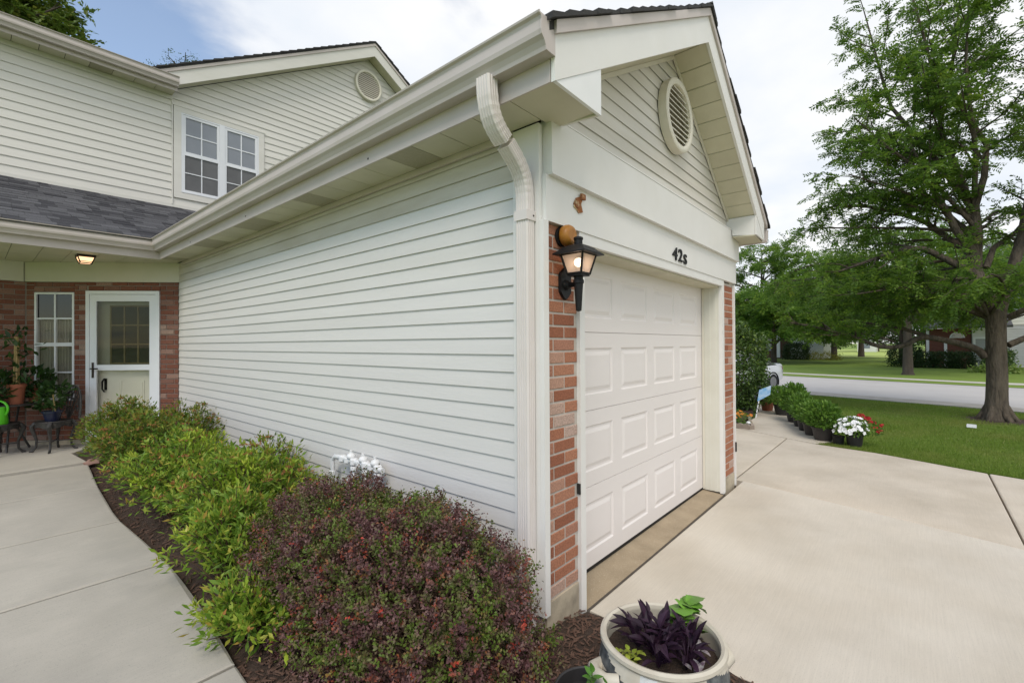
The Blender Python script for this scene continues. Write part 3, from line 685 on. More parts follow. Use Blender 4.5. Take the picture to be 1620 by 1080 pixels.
# corrugated downspout with its two elbows
def ribbed_pipe(pts, m, parent, name, w=.094, d=.076):
    """rectangular ribbed section swept along points; 'a' axis stays along Y"""
    sec = []
    def side(p0, p1, nrm, n):
        for i in range(n):
            for t, r in ((i+.12, 0), (i+.32, 1), (i+.68, 1), (i+.88, 0)):
                q = t/n; sec.append((p0[0]+(p1[0]-p0[0])*q+nrm[0]*.0045*r, p0[1]+(p1[1]-p0[1])*q+nrm[1]*.0045*r))
    hw, hd = w/2, d/2
    side((-hw,-hd),(hw,-hd),(0,-1),5); side((hw,-hd),(hw,hd),(1,0),4); side((hw,hd),(-hw,hd),(0,1),5); side((-hw,hd),(-hw,-hd),(-1,0),4)
    n = len(sec); V = []; k = len(pts)
    for i, (p, sc) in enumerate(pts):
        p = Vector(p); t = (Vector(pts[min(i+1,k-1)][0])-Vector(pts[max(i-1,0)][0])).normalized()
        A = Vector((0,1,0)); A = (A-t*A.dot(t)).normalized(); B = t.cross(A)
        for a, b in sec: V.append(p+A*a*sc+B*b*sc)
    F = [(i*n+j, i*n+(j+1) % n, (i+1)*n+(j+1) % n, (i+1)*n+j) for i in range(k-1) for j in range(n)]
    F += [tuple(range(n))[::-1], tuple(range((k-1)*n, k*n))]
    return MB().add(V, F).build(name, m, parent)
DS = thing('downspout', 'pale pink-beige ribbed downspout with an S bend at the garage corner', 'downspout', (-.075,.075,0))
y0, y1_ = .066, .074
def bez(a, b, c, d, n):
    a, b, c, d = map(Vector, (a, b, c, d)); R = []
    for i in range(n+1):
        t = i/n; R.append(a*(1-t)**3+b*3*t*(1-t)**2+c*3*t*t*(1-t)+d*t**3)
    return R
top = bez((-.42,y0,3.225),(-.42,y0,3.02),(-.365,y0,2.985),(-.285,y0,2.925), 15)
mid = bez((-.262,y0,2.914),(-.12,y0,2.80),(-.078,y1_,2.77),(-.078,y1_,2.58), 17)
def crimp(P_): return [(p, 1.0+(.018 if i % 2 else -.018)*(1 if 2 < i < len(P_)-2 else 0)) for i, p in enumerate(P_)]
ribbed_pipe(crimp(top), M['downspout'], DS, 'elbow')
ribbed_pipe([(p, s*(.97-.05*i/17)) for i, (p, s) in enumerate(crimp(mid))], M['downspout'], DS, 'elbow')
ribbed_pipe([((-.078,y1_,2.60),.93),((-.078,y1_,2.0),.93),((-.078,y1_,1.0),.93),((-.078,y1_,.12),.93)], M['downspout'], DS, 'pipe')
ribbed_pipe(crimp(bez((-.078,y1_,.13),(-.078,y1_,.02),(-.12,y1_,0),(-.24,y1_,-.02),10)), M['downspout'], DS, 'elbow')
st = MB(); st.box((-.122,.022,2.50),(-.036,.027,2.56)); st.box((-.124,.024,2.50),(-.119,.124,2.56)); st.build('strap', M['downspout'], DS)
MB().ball((-.06,.0215,2.53), .006, 8, 5).build('screw', M['bronze'], DS)

# ================================================================== TOWNHOUSE behind
H = thing('townhouse', 'two-storey cream vinyl sided townhouse with brick entry porch and grey shingled porch roof', 'house', (0, 9.2, 0))
YU = 9.2
MB().box((-9,YU+.014,4.2),(9.6,YU+.2,6.80)).build('upper_wall', M['siding_up'], H)
up = MB().box((-9,YU+.006,3.2),(9.6,YU+.0135,6.80)).build('wall_sheathing', M['siding_up'], H)
GX, GB = 4.66, 9.33      # gable apex at the underside of its rake
def gl(x): return GB-.595*(GX-x)
def gr(x): return GB-.62*(x-GX)
gwall = MB().prism([(.2,YU+.006,6.5),(9.1,YU+.006,6.5),(GX,YU+.006,9.36)], (0,.15,0)).build('gable_wall', M['siding_up'], H)
# window opening limits (trim outside)
WX0, WX1, WZ0, WZ1 = .325, 2.00, 4.66, 6.46
EU = .149
z = 4.50; kk = 0
while z < 9.2:
    z1 = z+EU
    rows = []
    if z < 6.60:
        rows.append((-4.6, .302, -4.6, .302, up))
        r = (.302, 9.5, .302, 9.5)
        if z1 > WZ0 and z < WZ1:
            rows.append((WX1, 9.4, WX1, 9.4, up))
            if z1 > WZ1+.04: plank(up, (0,YU,0), (1,0,0), (0,-1,0), .304, WX1, .304, WX1, WZ1+.031, z1+.004-WZ1-.031, M['siding_up'], lip=.010)
            if z < WZ0-.02: plank(up, (0,YU,0), (1,0,0), (0,-1,0), .304, WX1, .304, WX1, z, WZ0-z, M['siding_up'], lip=.017)
        else:
            l0 = max(.304, GX-(GB-z)/.595) if z > 6.5 else .304
            rows.append((l0, 9.4, l0, 9.4, up))
    else:
        f0, f1 = GX-(GB-z)/.595, GX-(GB-z1)/.595; g0, g1 = GX+(GB-z)/.62, GX+(GB-z1)/.62
        if g1-f1 > .05: rows.append((f0, g0, f1, g1, gwall))
    for a, b, c, d, par in rows: plank(par, (0,YU,0), (1,0,0), (0,-1,0), a, b, c, d, z, EU+.004, M['siding_up'], lip=.017)
    z = z1
MB().box((.292,YU-.03,4.52),(.312,YU-.001,6.62)).build('corner_board', M['siding_up'], H)
# twin double-hung window
W = MB(); t = .10
W.box((WX0,YU-.032,WZ0),(WX1,YU+.0,WZ0+.12)); W.box((WX0,YU-.032,WZ1-.10),(WX1,YU,WZ1)); W.box((WX0,YU-.032,WZ0+.121),(WX0+.125,YU,WZ1-.101)); W.box((WX1-.11,YU-.032,WZ0+.121),(WX1,YU,WZ1-.101))
W.box((WX0-.02,YU-.04,WZ1+.001),(WX1+.02,YU,WZ1+.03))
win = W.build('window', M['siding_up'], H)
def sash(parent, x0, x1, z0, z1, y, pane, nx=2, nz=2, fw=.045, mw=.022, fm='vinyl_white'):
    fr = MB(); fr.box((x0,y-.02,z0),(x1,y+.01,z0+fw)); fr.box((x0,y-.02,z1-fw),(x1,y+.01,z1)); fr.box((x0,y-.02,z0+fw),(x0+fw,y+.01,z1-fw)); fr.box((x1-fw,y-.02,z0+fw),(x1,y+.01,z1-fw))
    fr.build('sash', M[fm], parent)
    ax, bx, az, bz = x0+fw, x1-fw, z0+fw, z1-fw
    for i in range(nx):
        for j in range(nz):
            MB().box((ax+(bx-ax)*i/nx+.002, y, az+(bz-az)*j/nz+.002),(ax+(bx-ax)*(i+1)/nx-.002, y+.006, az+(bz-az)*(j+1)/nz-.002)).build('pane', M[pane], parent)
    mu = MB()
    for i in range(1, nx): c = ax+(bx-ax)*i/nx; mu.box((c-mw/2,y-.012,az),(c+mw/2,y+.008,bz))
    for j in range(1, nz): c = az+(bz-az)*j/nz; mu.box((ax,y-.0115,c-mw/2),(bx,y+.0075,c+mw/2))
    mu.build('muntin', M[fm], parent)
fx0, fx1, fz0, fz1 = WX0+.126, WX1-.111, WZ0+.122, WZ1-.102
mid_ = (fx0+fx1)/2
fr = MB(); fr.box((mid_-.05,YU-.035,fz0),(mid_+.05,YU,fz1)); fr.box((fx0,YU-.03,fz1-.028),(fx1,YU,fz1)); fr.box((fx0,YU-.038,fz0),(fx1,YU,fz0+.03))
fr.box((fx0,YU-.03,fz0+.031),(fx0+.03,YU,fz1-.029)); fr.box((fx1-.03,YU-.03,fz0+.031),(fx1,YU,fz1-.029)); fr.build('window_frame', M['vinyl_white'], win)
hz = (fz0+fz1)/2
for a, b in ((fx0+.031, mid_-.051), (mid_+.051, fx1-.031)):
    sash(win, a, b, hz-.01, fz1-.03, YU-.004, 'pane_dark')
    sash(win, a, b, fz0+.032, hz-.012, YU+.008-.018, 'pane_screen', fw=.028, mw=.018)
# upper gable: rake, trim, soffit, roof courses, vent
YG = YU-.30
def gseg(name, x0, x1, zf, lo, hi, y0, y1, m): return MB().prism([(x0,y0,zf(x0)+lo),(x1,y0,zf(x1)+lo),(x1,y0,zf(x1)+hi),(x0,y0,zf(x0)+hi)], (0,y1-y0,0)).build(name, m, H)
gseg('rake_board', .18, GX, gl, 0, .27, YG, YG+.025, M['siding_up']); gseg('rake_board', GX+.001, 9.3, gr, 0, .27, YG, YG+.025, M['siding_up'])
gseg('drip_trim', .0, GX, gl, .271, .335, YG-.02, YG+.02, M['gutter']); gseg('drip_trim', GX+.001, 9.3, gr, .271, .335, YG-.02, YG+.02, M['gutter'])
gseg('rake_soffit', .30, GX, gl, .015, .03, YG+.027, YU-.018, M['soffit']); gseg('rake_soffit', GX+.001, 9.2, gr, .015, .03, YG+.027, YU-.018, M['soffit'])
gro = gseg('roof', -.2, GX, gl, .34, .37, YG-.03, YU+8, M['roof_dark']); grr = gseg('roof', GX+.001, 9.4, gr, .34, .37, YG-.03, YU+8, M['roof_dark'])
roof_courses(gro, -.2, GX, lambda x: gl(x)+.372, YG-.045, YU+8, 26, .04, M['roof_dark'], jag=.008)
roof_courses(grr, 9.4, GX, lambda x: gr(x)+.372, YG-.045, YU+8, 26, .04, M['roof_dark'], jag=.008)
uv = thing('gable_vent', 'smaller round louvred vent in the far upper gable', 'vent', (4.6,YU-.02,8.62))
round_vent(uv, 4.62, YU-.018, 8.62, .39, .07, 13)
# left eave: soffit panels, fascia, gutter, roof
for i in range(15):
    x = -4.3+.308*i
    MB().box((x,YU-.33,6.632),(min(x+.30,.30),YU-.02,6.642)).build('soffit_panel', M['soffit_vent'] if i in (11,) else M['soffit'], H)
MB().box((-4.4,YU-.33,6.645),(.30,YU-.02,6.66)).build('soffit_backing', M['dark'], H)
MB().box((-4.4,YU-.345,6.60),(.312,YU-.332,6.80)).build('fascia_board', M['gutter'], H)
gutter_run([((-4.6,YU-.346),(0,-1)),((.305,YU-.346),(0,-1))][::1], 'gutter', H, M['gutter'], 6.665)
MB().prism([(.304, YU-.346-d, 6.665+h) for d, h in KP[:12]]+[(.304, YU-.346, 6.665+.165)], (.01,0,0)).build('gutter_end_cap', M['gutter'], H)
MB().box((-4.4,YU-.03,6.55),(.29,YU-.018,6.63)).build('frieze_trim', M['siding_up'], H)
MB().prism([(-9,YU-.40,6.80),(.17,YU-.40,6.80),(.17,YU+6,9.9),(-9,YU+6,9.9)], (0,0,-.05)).build('roof', M['roof_dark'], H)
MB().box((-9,YU+.2,-.3),(9.6,YU+9,6.6)).build('house_body', M['siding_up'], H)

# porch roof: separate shingle tabs in courses
PZ0, PY0, PSL = 3.395, 7.02, .497
pr = MB().prism([(-5,PY0,PZ0-.012),(2.6,PY0,PZ0-.012),(2.6,YU,PZ0-.012+PSL*(YU-PY0)),(-5,YU,PZ0-.012+PSL*(YU-PY0))], (0,0,-.03)).build('porch_roof', M['roof_dark'], H)
sl = sqrt(1+PSL*PSL); nrow = 18; ey = (YU-PY0)/nrow
tabs = {}
offp = offset(H); cnt = 0
for r in range(nrow):
    x = -2.35+random.uniform(-.2, 0)
    xv = -.42+.5*(ey*r)/.574+.25
    while x < xv:
        w = random.choice((.13,.17,.21,.26,.30)); th = random.choice((.004,.0045,.012,.013))
        if w not in tabs or True:
            key = (w, th)
            if key not in tabs:
                L_ = ey*1.25; V = [(0.002,0,0),(w-.002,0,0),(w-.002,L_,L_*PSL),(.002,L_,L_*PSL),(.002,-.0,th),(w-.002,0,th),(w-.002,L_,L_*PSL+.001),(.002,L_,L_*PSL+.001)]
                t_ = MB().add(V, [(0,3,2,1),(4,5,6,7),(0,1,5,4),(1,2,6,5),(3,0,4,7)]).build('shingle', M['shingle'], None); tabs[key] = t_.data; bpy.data.objects.remove(t_)
            if cnt < 298:
                o = bpy.data.objects.new('shingle', tabs[key]); COL.objects.link(o); o.parent = pr
                o.location = Vector((x, PY0+ey*r-.006, PZ0+PSL*ey*r-.010))-offp; cnt += 1
            x += w
MB().box((-4.6,YU-.022,4.40),(9,YU-.003,4.52)).build('skirt_board', M['siding_up'], H)
# porch soffit, fascia
for i in range(11):
    x = -3.1+.30*i
    if x > -.40: break
    yb = min(9.15, 7.47-max(x, -1.68))+.02
    MB().box((x,7.178,3.128),(x+.294,max(yb, 7.3),3.136)).build('soffit_panel', M['soffit'], H)
MB().box((-4.5,7.178,3.139),(-.33,9.15,3.16)).build('soffit_backing', M['dark'], H)
MB().prism([(-.37,7.16,3.126),(-.03,7.16,3.126),(-.03,7.52,3.126),(-.37,7.84,3.126)], (0,0,.010)).build('soffit_panel', M['soffit'], H)
MB().box((-4.6,7.15,3.10),(FX-.0,7.162,3.38)).build('fascia_board', M['gutter'], H)

# entry: diagonal brick wall with door and window
O = Vector((0,7.5,0)); u = Vector((-1,1,0)).normalized(); n = Vector((-1,-1,0)).normalized(); Z = Vector((0,0,1))
def db(mb, s0, s1, d0, d1, z0, z1): return mb.obox(O+u*s0+n*d0+Z*z0, u*(s1-s0), n*(d1-d0), Z*(z1-z0))
PB = .155   # porch floor at the wall
ew = MB()
for a, b, c, d in ((-.05,.305,0,2.80),(1.445,1.632,0,2.80),(2.24,2.37,0,2.80),(.305,1.445,2.665,2.80),(1.632,2.24,0,.87),(1.632,2.24,2.64,2.80)): db(ew, a, b, -.16, -.012, c, d)
EW = ew.build('entry_wall', M['mortar_dark'], H)
kw = dict(course=.0813, L=.232, mj=.012)
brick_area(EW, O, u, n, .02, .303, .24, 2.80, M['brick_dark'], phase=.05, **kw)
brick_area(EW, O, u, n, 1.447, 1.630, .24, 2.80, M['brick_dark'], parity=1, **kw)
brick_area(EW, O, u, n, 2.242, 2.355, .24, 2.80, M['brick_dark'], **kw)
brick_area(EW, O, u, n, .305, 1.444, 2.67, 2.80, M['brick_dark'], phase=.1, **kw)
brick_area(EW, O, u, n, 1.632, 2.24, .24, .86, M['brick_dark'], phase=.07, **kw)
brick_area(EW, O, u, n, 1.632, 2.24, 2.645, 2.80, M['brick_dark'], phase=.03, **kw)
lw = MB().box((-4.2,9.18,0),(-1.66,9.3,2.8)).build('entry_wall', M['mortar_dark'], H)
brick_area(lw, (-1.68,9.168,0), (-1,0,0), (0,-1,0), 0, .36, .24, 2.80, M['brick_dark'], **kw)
MB().box((-2.75,9.15,.9),(-2.06,9.2,2.62)).build('window_frame', M['vinyl_white'], H)
ent = MB(); db(ent, -.03, 2.36, -.10, .004, .0, .235); ent.build('wall_footing', M['foundation'], H)
fz = MB(); db(fz, -.02, 2.385, -.1, .012, 2.806, 3.126); fz.build('frieze_board', M['porch_frieze'], H)
fz = MB(); db(fz, 2.375, 2.3875, .0125, .015, 2.81, 3.12); fz.build('frieze_seam', M['dark'], H)
MB().box((-4.2,9.155,2.806),(-1.695,9.2,3.126)).build('frieze_board', M['porch_frieze'], H)
# door
D0, D1, DZ = .307, 1.443, 2.66
dt = MB(); db(dt, D0, D0+.055, -.09, .022, .20, DZ); db(dt, D1-.055, D1, -.09, .022, .20, DZ); db(dt, D0+.056, D1-.056, -.09, .022, DZ-.055, DZ)
dt.build('door_frame', M['vinyl_white'], H)
ds = MB(); a, b = D0+.058, D1-.058
db(ds, a, a+.10, -.02, .012, .215, DZ-.06); db(ds, b-.10, b, -.02, .012, .215, DZ-.06); db(ds, a+.10, b-.10, -.02, .012, DZ-.17, DZ-.06); db(ds, a+.10, b-.10, -.02, .012, 1.36, 1.45); db(ds, a+.10, b-.10, -.02, .012, .215, .36)
SD = ds.build('storm_door', M['vinyl_white'], H)
for z0, z1, mm in ((1.45, DZ-.17, 'glass_screen'), (.36, 1.36, 'glass')):
    g = MB(); db(g, a+.10, b-.10, -.006, -.002, z0, z1); g.build('pane', M[mm], SD)
g = MB(); db(g, b-.065, b-.04, .0125, .028, 1.24, 1.49); g.build('latch_plate', M['bronze'], SD)
g = MB(); g.tube([O+u*(b-.05)+n*.03+Z*1.39, O+u*(b-.05)+n*.065+Z*1.39, O+u*(b-.16)+n*.07+Z*1.39], .011, 8); g.build('handle', M['bronze'], SD)
e = MB(); db(e, a, b, -.14, -.10, .2, DZ-.06); ED = e.build('entry_door', M['entry_door'], H)
gl0, gl1, gz0, gz1 = a+.13, b-.25, 1.47, DZ-.24
e = MB(); db(e, gl0, gl1, -.0995, -.092, gz0, gz1); e.build('pane', M['bug_screen'], ED)
e = MB()
for i in range(4): s = gl0+(gl1-gl0)*i/3; db(e, s-.012, s+.012, -.092, -.084, gz0, gz1)
for j in range(4): zz = gz0+(gz1-gz0)*j/3; db(e, gl0-.012, gl1+.012, -.0915, -.0835, zz-.012, zz+.012)
e.build('muntin', M['entry_wood'], ED)
for c in (.35, .70):
    e = MB(); s = a+(b-a)*c
    db(e, s-.11, s+.11, -.0995, -.092, .45, 1.18); e.build('door_panel', M['entry_door'], ED)
    e = MB(); db(e, s-.085, s+.085, -.0915, -.086, .48, 1.15); e.build('door_panel', M['entry_door'], ED)
e = MB(); db(e, b-.185, b-.15, -.0995, -.085, 1.03, 1.22); e.tube([O+u*(b-.16)+n*-.075+Z*1.22, O+u*(b-.16)+n*-.03+Z*1.17, O+u*(b-.16)+n*-.03+Z*1.05, O+u*(b-.16)+n*-.075+Z*1.0], .012, 8)
e.build('entry_handle', M['black'], ED)
th_ = MB(); db(th_, D0, D1, -.1, .05, .12, .20); th_.build('door_sill', M['foundation'], H)
# tall narrow window
V0, V1, VZ0, VZ1 = 1.635, 2.237, .88, 2.635
w = MB(); fw = .03
db(w, V0, V1, -.06, .0, VZ0, VZ0+.035); db(w, V0, V1, -.06, .0, VZ1-fw, VZ1); db(w, V0, V0+fw, -.06, .0, VZ0+.035, VZ1-fw); db(w, V1-fw, V1, -.06, .0, VZ0+.035, VZ1-fw)
zm = (VZ0+VZ1)/2+.03
db(w, V0+fw, V1-fw, -.05, -.004, zm-.03, zm+.03)
vm = (V0+V1)/2
db(w, vm-.012, vm+.012, -.05, -.012, VZ0+.035, VZ1-fw)
for zz in ((zm+VZ1)/2, (zm+VZ0)/2): db(w, V0+fw, V1-fw, -.05, -.0135, zz-.012, zz+.012)
WN = w.build('window', M['vinyl_white'], H)
for i in range(2):
    for z0, z1, mm in ((VZ0+.036, (zm+VZ0)/2, 'glass'), ((zm+VZ0)/2, zm-.03, 'glass'), (zm+.03, (zm+VZ1)/2, 'glass'), ((zm+VZ1)/2, VZ1-fw, 'pane_black')):
        p = MB(); db(p, V0+fw+(vm-V0-fw)*i+.001, V0+fw+(vm-V0-fw)*(i+1)-.001, -.03, -.026, z0, z1); p.build('pane', M[mm], WN)
c = MB(); N_ = 60
for i in range(N_):
    s0, s1 = V0+.01+(V1-V0-.02)*i/N_, V0+.01+(V1-V0-.02)*(i+1)/N_
    d0, d1 = -.11+.018*sin(i*1.3), -.11+.018*sin((i+1)*1.3)
    p0, p1 = O+u*s0+n*d0, O+u*s1+n*d1
    c.add([p0+Z*VZ0, p1+Z*VZ0, p1+Z*((zm+VZ1)/2), p0+Z*((zm+VZ1)/2)], [(0,1,2,3)])
c.build('curtain', M['curtain'], WN, smooth=True)
c = MB(); db(c, V0, V1, -.158, -.15, VZ0, VZ1); c.build('window_back', M['dark'], WN)

# porch ceiling light
CL = thing('ceiling_light', 'lit square flush ceiling light under the porch soffit by the entry', 'light', (-1.13,7.74,3.127))
lx, ly, lz = -1.13, 7.74, 3.126
MB().prism([(lx-.105,ly-.105,lz),(lx+.105,ly-.105,lz),(lx+.105,ly+.105,lz),(lx-.105,ly+.105,lz)], (0,0,-.035)).build('light_base', M['bronze'], CL)
cl = MB(); T = [(.092,-.030),(.062,-.120)]
V = [(lx+sx*r, ly+sy*r, lz+h) for r, h in T for sx, sy in ((-1,-1),(1,-1),(1,1),(-1,1))]
MB().add(V, [(i, 4+i, 4+(i+1) % 4, (i+1) % 4) for i in range(4)]+[(4,7,6,5)][::-1]).build('diffuser', M['ceiling_glow'], CL)
for sx, sy in ((-1,-1),(1,-1),(1,1),(-1,1)):
    cl.tube([(lx+sx*.095,ly+sy*.095,lz-.034),(lx+sx*.064,ly+sy*.064,lz-.124)], .009, 6)
for i in range(4):
    a_, b_ = ((-1,-1),(1,-1),(1,1),(-1,1))[i], ((1,-1),(1,1),(-1,1),(-1,-1))[i]
    cl.tube([(lx+a_[0]*.066,ly+a_[1]*.066,lz-.121),(lx+b_[0]*.066,ly+b_[1]*.066,lz-.121)], .008, 6)
    cl.tube([(lx+a_[0]*.074,ly+a_[1]*.074,lz-.098),(lx+b_[0]*.074,ly+b_[1]*.074,lz-.098)], .005, 6)
cl.build('light_cage', M['bronze'], CL)

# ================================================================== FIXTURES on the garage front
LX, LY = .195, -.135
LN = thing('wall_lantern', 'lit black carriage lantern on the brick pier left of the garage door', 'lantern', (LX, 0, 2.15))
bp = MB(); bx, bz = .225, 2.14
pl = [(bx+.058*sx*k, -.001, bz+.10*sz*j) for sx, sz, k, j in ((-1,-1,1,.55),(-1,-1,.5,.85),(0,-1,0,1.05),(1,-1,.5,.85),(1,-1,1,.55),(1,1,1,.55),(1,1,.5,.85),(0,1,0,1.05),(-1,1,.5,.85),(-1,1,1,.55))]
bp.prism(pl, (0,-.022,0)); bp.lathe([(.001,-.0),(.035,0),(.03,.02),(.02,.03),(.001,.031)], (0,0,0), 16)
nv = len(bp.v)
for i in range(nv-16*5, nv): p = bp.v[i]; bp.v[i] = (bx+p[0], -.023-p[2], bz-.01+p[1])
bp.build('back_plate', M['black'], LN)
ar = MB(); ar.tube([(bx,-.04,bz-.01),(bx-.01,-.09,bz-.012),(LX,LY,bz-.012)], [.019,.015,.019], 10); ar.build('arm', M['black'], LN, smooth=True)
ps = MB(); ps.lathe([(.004,-.175),(.017,-.17),(.0185,-.16),(.024,-.07),(.029,0),(.034,.002),(.034,.022),(.028,.026),(.028,.055),(.040,.062)], (LX,LY,bz-.012), 14); ps.build('tail', M['black'], LN, smooth=True, angle=30)
zb, zt, rb, rt = 2.186, 2.312, .050, .080
cgm = MB()
for sx, sy in ((-1,-1),(1,-1),(1,1),(-1,1)): cgm.tube([(LX+sx*rb,LY+sy*rb,zb),(LX+sx*rt,LY+sy*rt,zt)], .0075, 6)
for r_, z_ in ((rb, zb+.003), (rt, zt-.004)):
    c4 = [(LX+sx*r_, LY+sy*r_, z_) for sx, sy in ((-1,-1),(1,-1),(1,1),(-1,1))]
    for i in range(4): cgm.tube([c4[i], c4[(i+1) % 4]], .0075, 6)
cgm.box((LX-rb,LY-rb,zb-.012),(LX+rb,LY+rb,zb)); cgm.build('cage', M['black'], LN)
for i in range(4):
    a_, b_ = ((-1,-1),(1,-1),(1,1),(-1,1))[i], ((1,-1),(1,1),(-1,1),(-1,-1))[i]; q = .99
    MB().add([(LX+a_[0]*rb*q,LY+a_[1]*rb*q,zb),(LX+b_[0]*rb*q,LY+b_[1]*rb*q,zb),(LX+b_[0]*rt*q,LY+b_[1]*rt*q,zt),(LX+a_[0]*rt*q,LY+a_[1]*rt*q,zt)], [(0,1,2,3)]).build('pane', M['lamp_glass'], LN)
rf = MB(); rings = [(.117,zt-.006),(.117,zt+.002),(.096,zt+.018),(.070,zt+.042),(.042,zt+.056),(.026,zt+.060)]
V = [(LX+sx*r_, LY+sy*r_, z_) for r_, z_ in rings for sx, sy in ((-1,-1),(1,-1),(1,1),(-1,1))]
F = [(k*4+i, k*4+(i+1) % 4, k*4+4+(i+1) % 4, k*4+4+i) for k in range(len(rings)-1) for i in range(4)]+[(3,2,1,0)]
rf.add(V, F); rf.build('lantern_roof', M['black'], LN)
MB().lathe([(.027,0),(.026,.03),(.030,.034),(.030,.046),(.018,.052),(.001,.053)], (LX,LY,zt+.058), 14).build('finial', M['black'], LN, smooth=True, angle=35)
bb = MB(); bb.ball((LX,LY,zb+.075), .028, 14, 9); bb.build('bulb', M['bulb'], LN, smooth=True)
MB().lathe([(.014,0),(.014,.04)], (LX,LY,zb+.002), 10).build('socket', M['white'], LN)
# round orange-brown fixture at the top of the pier
WF = thing('wall_gong', 'squat round orange-brown fixture on the brick pier above the lantern', 'fixture', (.215,-.0,2.455))
def onwall(mb, cx, cz, nb, y0=-.0):   # turn a lathe about Z into one about the wall normal
    for i in range(nb, len(mb.v)): p = mb.v[i]; mb.v[i] = (cx+p[0], y0-p[2], cz+p[1])
    return mb
b1 = MB(); b1.lathe([(.001,-.0),(.062,.0),(.066,.012),(.064,.018),(.001,.019)], (0,0,0), 26); onwall(b1, .195, 2.44, 0).build('fixture_base', M['black'], WF, smooth=True)
b2 = MB(); b2.lathe([(.03,.018),(.055,.019),(.066,.028),(.069,.045),(.067,.066),(.058,.082),(.042,.090),(.034,.088),(.016,.0885),(.001,.087)], (0,0,0), 28); onwall(b2, .205, 2.443, 0).build('gong', M['ochre'], WF, smooth=True, angle=60)
# rusty broken remnant of a bracket
RP = MB()
V = [(.335,-.0325,2.66),(.375,-.0325,2.615),(.41,-.0325,2.63),(.395,-.0325,2.675),(.405,-.0325,2.70),(.432,-.0325,2.715),(.415,-.0325,2.735),(.385,-.0325,2.715),(.355,-.0325,2.70)]
RP.prism([((x-.375)*1.5+.36, y+.0015, (z-2.67)*1.15+2.685) for x, y, z in V], (0,-.006,0))
RP.box((.375,-.052,2.72),(.425,-.037,2.757)); RP.box((.315,-.044,2.655),(.35,-.037,2.70))
RP2 = MB().prism([(.30,-.0325,2.655),(.352,-.0325,2.632),(.372,-.0325,2.672),(.318,-.0325,2.705)], (0,-.004,0))
relabel(RP.build('bracket_remnant', M['rust']), 'small rusty broken bracket remnant on white board above the lantern', 'bracket')
relabel(RP2.build('paint_flake', M['yellow_flake']), 'small cream flake of torn backing under the rusty bracket remnant', 'flake')
# house number
HN = thing('house_number', 'black house number 42s on the white board over the garage door', 'house number', (2.15,-.031,2.53))
def glyph(ch, x, z, h, w, name, slant=.0):
    cu = bpy.data.curves.new(name, 'FONT'); cu.body = ch; cu.size = 1; cu.extrude = .02; cu.offset = .012; cu.bevel_depth = 0.004
    o = bpy.data.objects.new(name, cu); COL.objects.link(o); bpy.context.view_layer.update()
    me = bpy.data.meshes.new_from_object(o.evaluated_get(bpy.context.evaluated_depsgraph_get())); bpy.data.objects.remove(o)
    V = np.array([v.co[:] for v in me.vertices]); mn, mx_ = V.min(0), V.max(0); off = offset(HN)
    for v in me.vertices:
        px_, pz = (v.co.x-mn[0])/(mx_[0]-mn[0]), (v.co.y-mn[1])/(mx_[1]-mn[1])
        v.co = Vector((x+px_*w+pz*slant, -.0315-.010*(.5+v.co.z/.05), z+pz*h))-off
    me.materials.clear(); me.materials.append(M['black']); o = bpy.data.objects.new(name, me); COL.objects.link(o); o.parent = HN
glyph('4', 1.985, 2.538, .122, .118, 'digit', .012); glyph('2', 2.128, 2.538, .122, .105, 'digit', .008); glyph('S', 2.268, 2.530, .098, .085, 'letter')

# ================================================================== PLANTS
def norm(a): return a/np.maximum(np.linalg.norm(a, axis=1, keepdims=True), 1e-9)
T2 = (np.array([[0,0,0],[.5,.5,.10],[1,0,-.06],[.5,-.5,.10]], float), np.array([[0,1,2],[0,2,3]]))
T2b = (np.array([[0,0,0],[.62,.5,.08],[1,0,-.02],[.62,-.5,.08]], float), np.array([[0,1,2],[0,2,3]]))
T4 = (np.array([[0,0,0],[.32,.5,.10],[.68,.38,.06],[1,0,-.12],[.68,-.38,.06],[.32,-.5,.10],[.5,0,0]], float),
      np.array([[0,1,6],[1,2,6],[2,3,6],[3,4,6],[4,5,6],[5,0,6]]))
def leaves(P, D, Nn, L, W, tpl=T2):
    P, D, Nn = np.asarray(P, float), norm(np.asarray(D, float)), np.asarray(Nn, float)
    S = norm(np.cross(Nn, D)); Nn = np.cross(D, S); n = len(P); tv, tf = tpl
    L = np.broadcast_to(np.asarray(L, float), (n,)); W = np.broadcast_to(np.asarray(W, float), (n,))
    V = P[:,None,:]+D[:,None,:]*(tv[None,:,0]*L[:,None])[...,None]+S[:,None,:]*(tv[None,:,1]*W[:,None])[...,None]+Nn[:,None,:]*(tv[None,:,2]*W[:,None])[...,None]
    F = tf[None]+(np.arange(n)*len(tv))[:,None,None]
    return V.reshape(-1, 3), F.reshape(-1, 3), len(tf)
class Leafs:
    def __init__(s): s.V = []; s.F = []; s.R = []; s.n = 0
    def add(s, V, F, per, rnd):
        s.V.append(V); s.F.append(F+s.n); s.n += len(V); s.R.append(np.repeat(np.asarray(rnd, float), per))
    def build(s, name, m, parent, **k):
        return np_obj(name, np.concatenate(s.V), np.concatenate(s.F), m, parent, rnd=np.concatenate(s.R), kind='stuff', **k)

